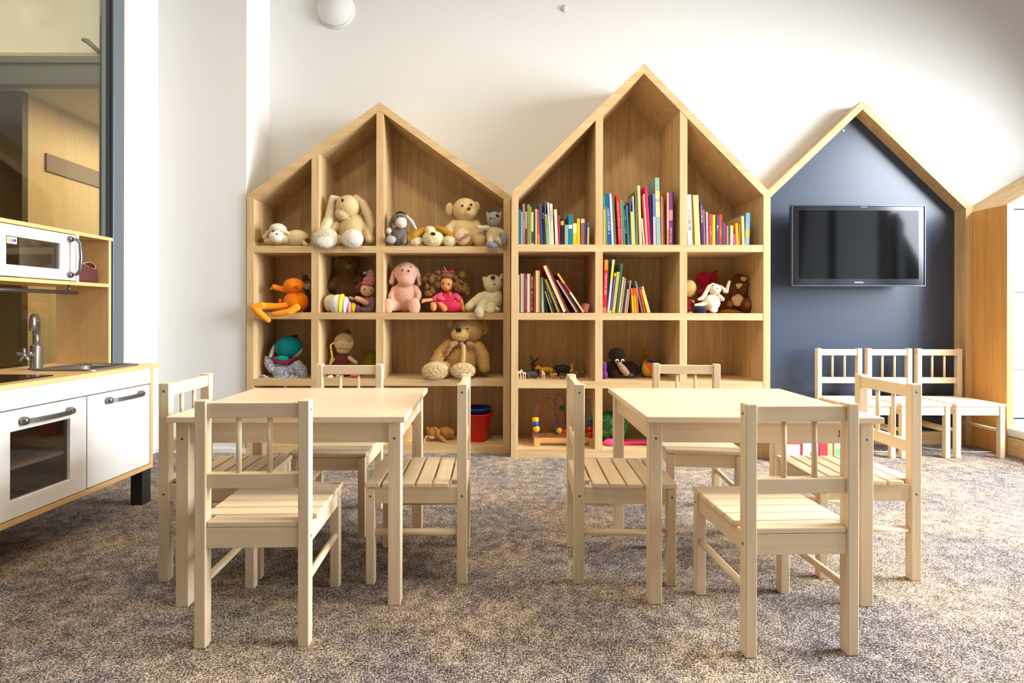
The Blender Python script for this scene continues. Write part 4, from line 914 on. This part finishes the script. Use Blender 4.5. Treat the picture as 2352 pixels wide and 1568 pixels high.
# green football: hexagon quilt on a ball
gb = thing('toy_football', 'green football with black seams beside the table leg, bottom shelf', 'ball', (T11(2.86).p(1335, 0).x, 2.865, Z0)); rg = .083
obj('inner_ball', ball(bmesh.new(), (0, 0, rg), rg*.972, 4), plain((10, 34, 20), .6), gb)
bm = bmesh.new(); bmesh.ops.create_icosphere(bm, subdivisions=1, radius=1)
src = bmesh.new(); bmesh.ops.create_icosphere(src, subdivisions=1, radius=1); bm.free()
# truncated icosahedron faces from an icosahedron
src.verts.ensure_lookup_table(); bm = bmesh.new()
Q = Matrix.Rotation(R(24), 3, 'X') @ Matrix.Rotation(R(15), 3, 'Z')
def cell(cen, corners):
    cen = cen.normalized(); a = []
    for c in corners: a.append((Q @ (cen+(c.normalized()-cen)*.93)))
    n = 4; ring0 = []
    cenq = Q @ cen; grid = []
    for l in range(n+1):
        ring = []
        for i in range(len(a)):
            for s_2 in range(n):
                p = a[i].lerp(a[(i+1) % len(a)], s_2/n); v_ = cenq.lerp(p, l/n).normalized()*rg*(1.0 if l < n else .975); ring.append(v_+Vector((0, 0, rg)))
        grid.append(ring)
    vs_ = [[bm.verts.new(p) for p in r_] for r_ in grid[1:]]; c0 = bm.verts.new(grid[0][0]); m2 = len(vs_[0])
    for j in range(m2): bm.faces.new((c0, vs_[0][j], vs_[0][(j+1) % m2]))
    for r1, r2 in zip(vs_, vs_[1:]):
        for j in range(m2): bm.faces.new((r1[j], r2[j], r2[(j+1) % m2], r1[(j+1) % m2]))
for f in src.faces:
    v3 = [v_.co.copy() for v_ in f.verts]; cs = []
    for i in range(3): a, b_ = v3[i], v3[(i+1) % 3]; cs += [a.lerp(b_, 1/3), a.lerp(b_, 2/3)]
    cell(sum(v3, Vector())/3, cs)
for f in bm.faces: f.smooth = True
obj('leather_panels', bm, plain((30, 116, 40), .5), gb)  # green set darker, the shade of the cell painted into it
bm2 = bmesh.new(); bm = bm2
for v_ in src.verts:
    ns = [e.other_vert(v_).co for e in v_.link_edges]; nrm = v_.co.normalized(); u_ = (ns[0]-nrm*ns[0].dot(nrm)).normalized(); w_ = nrm.cross(u_)
    ns.sort(key=lambda p: math.atan2(p.dot(w_), p.dot(u_))); cell(v_.co, [v_.co.lerp(p, 1/3) for p in ns])
for f in bm.faces: f.smooth = True
obj('dark_panels', bm, plain((12, 60, 30), .45), gb); src.free()
t = Toy('toy_scoop', 'pink plastic toy scoop with a crimson handle lying on the bottom shelf', 'toy', T11(2.77), Z0)
t.body([('e', 1330, 800, 0, 112, 56, 80, 8)], plain((222, 66, 150), .3), fuzz=0); t.body([('c', (1420, 815, 0, 30), (1560, 800, 0, 28), (1700, 795, 0, 28), (1810, 800, 0, 24)), ('c', (1545, 820, 0, 22), (1545, 850, 0, 20))], plain((204, 28, 84), .3), 'handle', fuzz=0)

# pouch on the kitchen shelf
kw = K.matrix_world if False else Matrix.Translation(K.location) @ Matrix.Rotation(R(-92.5), 4, 'Z')
p = kw @ Vector((.086, -.222, .8475))
po = thing('felt_pouch', 'brown fabric pouch standing in the open cell of the play kitchen', 'pouch', p, R(-92.5))
bm = bmesh.new(); n = 28; rings = []
for l in range(7):
    f = l/6; z = .068*f; ring = []
    for j in range(n):
        a = 2*PI*j/n; rx = .068*(1+.06*math.sin(3*a+2*f)); ry = .042*(1-.25*f)
        ring.append(bm.verts.new((rx*math.cos(a), ry*math.sin(a), z + (.014*math.sin(2*a+.6)*f if l > 3 else 0) + .0005)))
    rings.append(ring)
inner = [bm.verts.new((v_.co.x*.9, v_.co.y*.86, v_.co.z-.002)) for v_ in rings[-1]]; inn2 = [bm.verts.new((v_.co.x*.85, v_.co.y*.8, .02)) for v_ in rings[-1]]; rings += [inner, inn2]
for a, b_ in zip(rings, rings[1:]):
    for j in range(n): bm.faces.new((a[j], a[(j+1) % n], b_[(j+1) % n], b_[j]))
bm.faces.new(rings[0][::-1]); bm.faces.new(rings[-1])
for f in bm.faces: f.smooth = True
obj('pouch_body', bm, plain((84, 36, 26), .8, bump=.4, bscale=160), po)
obj('lining_edge', tube(bmesh.new(), [Vector((.068*(1+.06*math.sin(3*a+2))*math.cos(a)*.95, .0315*math.sin(a)*.93, .0685+.014*math.sin(2*a+.6))) for a in [2*PI*j/28 for j in range(29)]], .0016, 6, False), plain((214, 180, 140), .8), po)

# ------------------------------------------------------------------ books
NAMES = {}
def book(i, cell_, prev, nxt, fr, b0, b1, t0, t1, top, c, cname, shelf, Yf, pages=0, title=None, cover2=None, cellname='', dep=.16):
    k_ = Yf/F; s = fr[2]
    w_ = max((b1-b0)/s*k_, .0045)*.97; xb = (fr[0]+(b0+b1)/2/s-VX)*k_; xt = (fr[0]+(t0+t1)/2/s-VX)*k_
    zt = CH-(fr[1]+top/s-VY)*k_; hgt = zt-shelf; ang = math.atan2(xt-xb, hgt)
    Lh = hgt/math.cos(ang)-w_/2*abs(math.tan(ang)); dp = dep*(.85+.3*random.random()); dp = min(dp, .2)
    adj = [a for a in ('leaning' if abs(ang) > .2 else '', 'thick' if w_ > .019 else ('slim' if w_ < .008 else ''), 'tall' if hgt > .17 else ('short' if hgt < .10 else '')) if a][:2]
    sh = lambda q: ' '.join(q.split()[:2]) if q else q
    side = ('between %s and %s ones' % (sh(prev), sh(nxt))) if prev and nxt else ('at the left end beside %s' % sh(nxt) if nxt else 'at the right end beside %s' % sh(prev))
    lab = '%s %s book %s, %s' % (' '.join(adj), cname, side, cellname); lab = lab.strip()
    if len(lab.split()) > 16: print('LONG', lab)
    if lab in NAMES: lab = lab.replace(' book ', ' volume ')
    NAMES[lab] = 1
    r_ = thing('picture_book' if hgt > .12 else 'story_book', lab, 'book', (xb, Yf+.003*random.random(), shelf+.0006+w_/2*abs(math.sin(ang))), 0, 'books in the ' + cellname)
    r_.rotation_euler = (0, ang, 0)
    ct_ = min(.0016, w_*.2); bm = bmesh.new(); hw_ = w_/2
    if pages:
        box(bm, -hw_, -hw_+ct_, 0, dp, 0, Lh, .0003, 1); box(bm, hw_-ct_, hw_, 0, dp, 0, Lh, .0003, 1); box(bm, -hw_, hw_, dp-ct_, dp, 0, Lh)
        obj('cover', bm, plain(c, .45), r_); obj('pages', BX(-hw_+ct_, hw_-ct_, .002, dp-ct_, .002, Lh-.002), plain(pages, .8, var=.15, bscale=300), r_)
    else:
        box(bm, -hw_, hw_, 0, ct_*1.5, 0, Lh, min(.0009, w_*.12), 1); box(bm, -hw_, -hw_+ct_, ct_, dp, 0, Lh); box(bm, hw_-ct_, hw_, ct_, dp, 0, Lh)
        obj('cover', bm, plain(c, .4), r_); obj('pages', BX(-hw_+ct_, hw_-ct_, ct_*1.5, dp-.002, .002, Lh-.002), plain((232, 222, 200), .8), r_)
    if cover2:      # coloured bands on the spine: (from, to, colour)
        for (f0, f1, cc) in cover2: obj('spine_band', BX(-hw_*.98, hw_*.98, -.0005, .0004, Lh*f0, Lh*f1), plain(cc, .45), r_)
    if title:
        tc_, f0, f1 = title; bm = bmesh.new(); z = Lh*f0; sz = w_*.5
        while z < Lh*f1:
            hh_ = sz*random.uniform(.35, .75); a = random.choice(('s', 'b', 'l'))
            box(bm, -sz*.5, sz*.5, -.0009, .0, z, z+hh_*.3)
            if a != 'l': box(bm, -sz*.5, -sz*.2, -.0009, 0, z+hh_*.3, z+hh_*.8)
            if a == 'b': box(bm, sz*.15, sz*.5, -.0009, 0, z+hh_*.3, z+hh_)
            z += hh_+sz*.28*(3 if random.random() < .14 else 1)
        obj('title', bm, plain(tc_, .5), r_)
CR = (226, 206, 160)
def row(cellname, fr, shelf, Yf, data):
    for i, d in enumerate(data):
        b0, b1, t0, t1, top, c, cn = d[:7]; kw_ = d[7] if len(d) > 7 else {}
        book(i, 0, data[i-1][6] if i else None, data[i+1][6] if i+1 < len(data) else None, fr, b0, b1, t0, t1, top, c, cn, shelf, Yf, cellname=cellname, **kw_)
random.seed(11)
row('top left cell', (1180, 400, 8.71), Z1, 2.70, [
 (95, 143, 95, 143, 710, (30, 112, 108), 'teal'), (146, 170, 146, 170, 752, (170, 150, 196), 'lilac'), (172, 222, 172, 222, 590, (138, 112, 112), 'mauve grey', {'title': ((200, 190, 196), .2, .6)}),
 (228, 262, 228, 262, 745, (190, 180, 140), 'beige and rust', {'cover2': [(.0, .48, (120, 50, 34))]}), (266, 316, 266, 316, 602, (124, 138, 52), 'olive green'), (320, 346, 320, 346, 652, (150, 150, 84), 'moss'), (348, 388, 348, 388, 755, (220, 196, 142), 'cream with dark drawings', {'cover2': [(.05, .4, (80, 66, 50))]}),
 (392, 426, 392, 426, 742, (52, 84, 52), 'dark green'), (430, 458, 430, 452, 692, (196, 200, 180), 'pale green'), (468, 524, 448, 482, 702, (206, 74, 44), 'orange red', {'cover2': [(0, .3, (222, 120, 40))]}),
 (530, 582, 480, 545, 602, (46, 72, 118), 'blue'), (586, 622, 560, 600, 765, (22, 24, 50), 'navy dotted with white', {'title': ((236, 236, 240), .82, .97)}), (626, 650, 592, 655, 536, (74, 84, 106), 'slate blue'),
 (654, 712, 612, 660, 802, (150, 168, 96), 'light green lettered', {'title': ((70, 90, 40), .25, .95)}), (714, 748, 664, 692, 560, (200, 202, 194), 'grey white'), (750, 808, 704, 775, 586, (226, 212, 184), 'ivory', {'title': ((90, 80, 60), .6, .9)}),
 (830, 884, 792, 866, 702, (238, 216, 184), 'pale peach'), (887, 930, 878, 916, 822, (170, 34, 62), 'crimson'), (938, 1002, 935, 1000, 880, (34, 28, 26), 'black', {'cover2': [(.74, .9, (206, 160, 80))]}),
 (1014, 1085, 1014, 1085, 1010, (150, 158, 158), 'grey blue'), (1090, 1174, 1090, 1174, 800, (16, 118, 134), 'wide turquoise', {'cover2': [(.53, .66, (196, 200, 190))]}), (1180, 1264, 1180, 1264, 976, (228, 182, 60), 'cream yellow', {'cover2': [(.55, .98, (236, 212, 160))]}),
 (1270, 1326, 1268, 1320, 886, (222, 196, 24), 'lemon yellow'), (1334, 1414, 1340, 1414, 890, (146, 90, 100), 'dusty rose', {'cover2': [(.84, 1, (226, 190, 168))]}), (1420, 1460, 1420, 1460, 985, (62, 62, 92), 'indigo'), (1468, 1508, 1472, 1512, 960, (226, 206, 160), 'white and blue', {'cover2': [(.78, 1, (60, 120, 150))]})])
row('top middle cell', (1375, 400, 8.71), Z1, 2.70, [
 (95, 140, 92, 138, 420, (196, 166, 84), 'yellow and green', {'cover2': [(.72, 1, (40, 130, 104))]}), (142, 168, 136, 160, 640, (90, 150, 96), 'mint'), (172, 256, 145, 215, 386, (32, 82, 146), 'royal blue', {'title': ((220, 226, 240), .22, .72)}), (260, 300, 214, 246, 386, (222, 212, 222), 'white'), (304, 358, 262, 302, 432, (104, 100, 70), 'khaki'),
 (392, 456, 322, 420, 402, (206, 40, 34), 'bright red', {'title': ((246, 180, 170), .12, .88)}), (460, 492, 428, 455, 512, (146, 130, 160), 'greyish lilac'), (496, 536, 456, 492, 530, (76, 136, 66), 'grass green'), (540, 572, 505, 530, 622, (26, 34, 30), 'black dotted', {'title': ((210, 220, 180), .3, .9)}), (574, 616, 532, 582, 622, (26, 110, 150), 'sea blue'),
 (620, 652, 600, 650, 545, (96, 56, 100), 'violet'), (656, 704, 636, 676, 742, (218, 194, 60), 'yellow'), (706, 738, 668, 700, 432, (150, 184, 170), 'pale teal'), (742, 800, 738, 772, 322, (116, 116, 62), 'olive'), (812, 870, 776, 812, 222, (196, 186, 136), 'sand'), (896, 930, 852, 884, 880, (224, 200, 196), 'pale pink'),
 (934, 958, 856, 892, 432, (196, 76, 40), 'rust red'), (960, 984, 892, 916, 392, (240, 214, 176), 'light cream'), (986, 1046, 908, 972, 236, (214, 20, 92), 'magenta', {'title': ((236, 90, 140), .3, .95)}), (1056, 1090, 1000, 1034, 432, (36, 30, 48), 'midnight'), (1094, 1150, 1068, 1132, 382, (106, 108, 170), 'periwinkle', {'cover2': [(0, .55, (186, 168, 182))]}),
 (1158, 1246, 1114, 1212, 62, (136, 172, 156), 'sage green patterned', {'cover2': [(.68, .8, (226, 206, 130)), (.42, .64, (232, 212, 140))]}), (1252, 1286, 1240, 1268, 432, (196, 112, 92), 'salmon'), (1290, 1322, 1270, 1304, 470, (120, 56, 46), 'brown red'), (1364, 1400, 1362, 1402, 352, (206, 150, 70), 'ochre', {'cover2': [(.3, .98, (222, 176, 150))]}), (1404, 1480, 1406, 1484, 332, (134, 62, 120), 'purple pink labelled', {'cover2': [(.46, .65, (244, 140, 160))], 'title': ((240, 200, 230), .05, .35)}), (1482, 1504, 1486, 1508, 342, (72, 30, 50), 'dark plum')])
row('top right cell', (1565, 420, 9.8), Z1, 2.70, [
 (150, 254, 128, 196, 250, (196, 190, 186), 'light grey', {'title': ((120, 116, 112), .3, .7)}), (262, 300, 205, 242, 262, (140, 112, 30), 'mustard'), (306, 430, 246, 386, 265, (238, 204, 130), 'creamy yellow'), (448, 516, 402, 482, 392, (74, 34, 84), 'deep purple', {'title': ((232, 216, 232), .5, .88)}), (520, 548, 490, 518, 590, (190, 110, 112), 'rose pink'),
 (562, 612, 546, 596, 640, (158, 158, 170), 'silver grey'), (626, 698, 620, 682, 690, (204, 60, 46), 'tomato red', {'title': ((240, 170, 150), .3, .6)}), (700, 766, 696, 766, 710, (226, 184, 20), 'golden yellow'), (780, 842, 788, 842, 720, (66, 62, 104), 'navy grey', {'title': ((230, 230, 236), .5, .66)}), (848, 916, 848, 914, 700, (206, 50, 40), 'scarlet', {'title': ((240, 160, 140), .3, .6)}),
 (920, 952, 918, 950, 850, (30, 84, 76), 'bottle green'), (956, 1014, 954, 992, 902, (130, 40, 90), 'raspberry'), (1018, 1050, 1012, 1048, 955, (190, 130, 108), 'terracotta'), (1054, 1094, 1054, 1094, 1000, (92, 82, 82), 'charcoal'), (1098, 1166, 1098, 1166, 950, (206, 186, 140), 'beige'), (1176, 1226, 1172, 1202, 1140, (186, 70, 120), 'fuchsia'),
 (1232, 1292, 1192, 1288, 896, (238, 158, 22), 'orange'), (1296, 1328, 1296, 1328, 920, (180, 106, 40), 'amber brown'), (1362, 1430, 1332, 1420, 736, (210, 178, 110), 'tan'), (1432, 1530, 1440, 1556, 662, (120, 158, 172), 'pale blue', {'cover2': [(.25, .45, (196, 160, 40)), (.7, .95, (90, 150, 180))]})])
row('second row left', (1180, 580, 9.8), Z2, 2.70, [
 (105, 128, 105, 126, 500, (214, 194, 160), 'cream', {'pages': CR}), (148, 242, 148, 242, 465, (150, 100, 110), 'grey paged', {'pages': (178, 166, 142)}), (246, 300, 246, 300, 482, (110, 34, 62), 'plum', {'title': ((206, 150, 160), .1, .9)}), (303, 376, 303, 376, 466, (196, 120, 90), 'cream paged', {'pages': CR}), (384, 434, 384, 434, 490, (86, 14, 20), 'maroon white lettered', {'title': ((236, 226, 222), .06, .95)}), (437, 490, 437, 488, 490, (132, 22, 26), 'dark red', {'title': ((190, 90, 80), .4, .9)}),
 (498, 584, 498, 584, 396, (206, 168, 104), 'sand paged', {'pages': (220, 186, 116)}), (590, 632, 592, 624, 560, (60, 80, 54), 'fern green'), (638, 690, 614, 636, 560, (196, 186, 160), 'ash grey', {'pages': (196, 188, 164)}),
 (716, 762, 640, 668, 560, (18, 20, 20), 'ink black'), (846, 878, 690, 712, 868, (136, 140, 60), 'lime'), (884, 940, 672, 716, 640, (30, 48, 50), 'dark teal', {'title': ((160, 176, 170), .3, .8)}), (984, 1030, 690, 722, 600, (176, 118, 34), 'amber'), (1034, 1076, 768, 800, 650, (26, 50, 28), 'forest green', {'title': ((150, 140, 140), .3, .7)}),
 (1110, 1202, 640, 732, 285, (176, 44, 44), 'big red edged', {'pages': (240, 206, 160)}), (1206, 1246, 738, 772, 302, (96, 34, 26), 'chocolate'), (1400, 1450, 936, 982, 610, (150, 40, 40), 'white paged', {'pages': (214, 204, 180)}), (1456, 1494, 1010, 1050, 640, (48, 36, 26), 'dark brown'), (1548, 1596, 958, 1006, 470, (190, 50, 44), 'red and tan', {'cover2': [(0, .3, (214, 176, 110)), (.3, .52, (206, 200, 176)), (.75, 1, (214, 160, 80))]})])
row('second row middle', (1375, 580, 9.8), Z2, 2.70, [
 (96, 178, 134, 214, 150, (198, 22, 22), 'red orange topped', {'cover2': [(.8, .99, (214, 130, 20)), (0, .1, (190, 110, 30))], 'title': ((246, 200, 196), .34, .74), 'dep': .17}), (180, 186, 218, 240, 160, (50, 34, 66), 'dark violet'), (190, 242, 300, 372, 156, (176, 190, 186), 'yellow and pale blue', {'cover2': [(.58, .93, (206, 200, 10)), (.93, 1, (230, 222, 220))]}),
 (250, 288, 352, 396, 456, (112, 70, 126), 'purple yellow tipped', {'cover2': [(.92, 1, (222, 200, 40)), (0, .06, (222, 200, 40))]}), (302, 372, 418, 470, 430, (190, 170, 100), 'wheat'), (392, 440, 500, 550, 240, (56, 100, 52), 'emerald'), (444, 482, 540, 582, 545, (206, 190, 130), 'parchment'), (488, 520, 590, 612, 570, (180, 140, 120), 'clay'), (526, 572, 600, 646, 640, (46, 42, 44), 'graphite'),
 (580, 612, 648, 668, 820, (190, 150, 120), 'pale tan'), (618, 658, 702, 740, 620, (156, 120, 112), 'taupe'), (762, 812, 726, 768, 792, (226, 176, 20), 'bright yellow', {'cover2': [(.7, 1, (214, 96, 20))]}), (814, 858, 772, 820, 792, (232, 150, 16), 'marigold', {'cover2': [(.7, 1, (222, 84, 20))]}), (862, 906, 824, 870, 792, (212, 84, 22), 'burnt orange'),
 (976, 1010, 818, 850, 640, (110, 130, 124), 'grey teal'), (1020, 1064, 900, 944, 800, (196, 52, 34), 'brick red'), (1094, 1130, 956, 990, 830, (226, 184, 24), 'sunny yellow'), (1134, 1170, 974, 1004, 756, (230, 190, 150), 'light peach')])
bpy.data.scenes.remove(TS)
# small striped book lying flat
lb = thing('story_book', 'pink striped small book slid low at the right of the leaning books', 'book', ((1180+1600/9.8-VX)*2.74/F, 2.76, Z2+.0006))
obj('cover', BX(-.012, .012, -.03, .08, 0, .045, .001), checks((206, 90, 100), (232, 190, 180), 260, 'striped_cover'), lb); lb.rotation_euler = (0, R(18), 0); lb.location.z += .004

# ------------------------------------------------------------------ toy boxes on the floor behind the right table
f6 = (1780, 990, 10.69); Yq = 2.60; kq = Yq/F
for (a, b_, hgt, c, lab, bands) in ((130, 232, .17, (26, 44, 26), 'dark green toy box at the left end of the row behind the right table', []),
      (240, 660, .18, (222, 60, 66), 'red printed game box with white picture behind the right table', [(.08, .5, (232, 224, 214), .12, .9)]),
      (685, 1075, .175, (232, 214, 206), 'white printed game box with red stripe behind the right table', [(.55, .9, (206, 70, 76), 0, 1), (.1, .3, (96, 116, 90), .5, .95)]),
      (1095, 1280, .165, (206, 50, 72), 'crimson game box beside the tan wooden block', []), (1290, 1425, .12, (214, 168, 120), 'tan wooden toy block between crimson and cream boxes', []),
      (1465, 1650, .17, (244, 222, 166), 'cream toy box with green print at the right end of the row', [(.0, .4, (120, 180, 140), .1, .8)])):
    x0 = (f6[0]+a/f6[2]-VX)*kq; x1 = (f6[0]+b_/f6[2]-VX)*kq
    r_ = thing('game_box', lab, 'toy box', ((x0+x1)/2, Yq, 0)); hw_ = (x1-x0)/2*.98
    obj('carton', BX(-hw_, hw_, 0, .12, 0, hgt, .001), plain(c, .5), r_)
    for (z0, z1, cc, u0, u1) in bands: obj('print', BX(-hw_+2*hw_*u0, -hw_+2*hw_*u1, -.0006, .0004, hgt*z0, hgt*z1), plain(cc, .5), r_)
# cord
pts = [(1.45, 2.93, .004), (1.6, 2.90, .004), (1.78, 2.90, .004), (1.95, 2.84, .004), (2.06, 2.79, .004), (2.2, 2.90, .004), (2.32, 2.88, .004), (2.45, 2.80, .004), (2.56, 2.79, .004), (2.64, 2.80, .004)]
o = obj('power_cord', tube(bmesh.new(), bez([Vector(p) for p in pts], 32), .003, 8), plain((232, 228, 222), .5)); o['label'] = 'thin white cord lying on the carpet under the three chairs'; o['category'] = 'cord'

# ------------------------------------------------------------------ light
def area(name, loc, rot, sx, sy, e, c, spread=None):
    l = bpy.data.lights.new(name, 'AREA'); l.shape = 'RECTANGLE'; l.size = sx; l.size_y = sy; l.energy = e; l.color = c
    if spread: l.spread = spread
    o = bpy.data.objects.new(name, l); C.objects.link(o); o.location = loc; o.rotation_euler = rot
    return o
for i, (a, b_) in enumerate(((-1.1, .55), (.7, 2.3))):
    area('daylight', (RX+.2, (a+b_)/2, 1.42), (0, R((96, 61)[i]), 0), 2.3, b_-a, (150, 1080)[i], (.86, .93, 1.0), R(128))
lamps = [(-1.15, .9, 28), (.1, .95, 62), (1.35, .9, 28), (-.55, 1.6, 32), (.75, 1.6, 30), (2.4, 1.2, 20)]
for i, (x, y, e) in enumerate(lamps):
    l = bpy.data.lights.new('downlight', 'AREA'); l.shape = 'DISK'; l.size = .22; l.energy = e; l.color = (1.0, .83, .62)
    o = bpy.data.objects.new('downlight', l); C.objects.link(o); o.location = (x, y, CZ-.012)
    s_ = thing('ceiling_lamp', 'x', 'lamp', (x, y, CZ))
    s_['label'] = 'round recessed ceiling lamp above the room'; s_['group'] = 'recessed ceiling lamps'
    obj('lamp_ring', lathe(bmesh.new(), [(.115, 0), (.135, 0), (.135, -.008), (.115, -.008), (.115, 0)], n=32), WHITE, s_)
area('hall_light', (-3.2, 1.8, 3.1), (0, 0, 0), 1.5, 2.5, 160, (1, .97, .9)); area('hall_light', (-2.7, 4.9, 2.38), (0, 0, 0), .8, 1.6, 170, (1, .93, .78))
wd_ = bpy.data.worlds.new('World'); bpy.context.scene.world = wd_; wd_.use_nodes = True
wd_.node_tree.nodes['Background'].inputs[0].default_value = (.72, .84, 1, 1); wd_.node_tree.nodes['Background'].inputs[1].default_value = 1.2

# ------------------------------------------------------------------ camera
cd = bpy.data.cameras.new('camera'); cam = bpy.data.objects.new('camera', cd); C.objects.link(cam)
cd.sensor_width = 36; cd.sensor_fit = 'HORIZONTAL'; cd.lens = F/2352*36
cd.shift_x = (1176-VX)/2352; cd.shift_y = -(784-VY)/2352
cam.location = (0, 0, CH); cam.rotation_euler = (R(90), R(-.12), 0); cd.clip_start = .02
sc = bpy.context.scene; sc.camera = cam
sc.view_settings.view_transform = 'Standard'; sc.view_settings.look = 'None'; sc.view_settings.gamma = 1; sc.view_settings.use_curve_mapping = False
sc.view_settings.exposure = -1.78
sc.cycles.use_denoising = True; sc.cycles.max_bounces = 6; sc.cycles.diffuse_bounces = 3; sc.cycles.glossy_bounces = 3; sc.cycles.use_adaptive_sampling = True; sc.cycles.adaptive_threshold = .04; sc.cycles.transparent_max_bounces = 8
sc.cycles.sample_clamp_indirect = 6
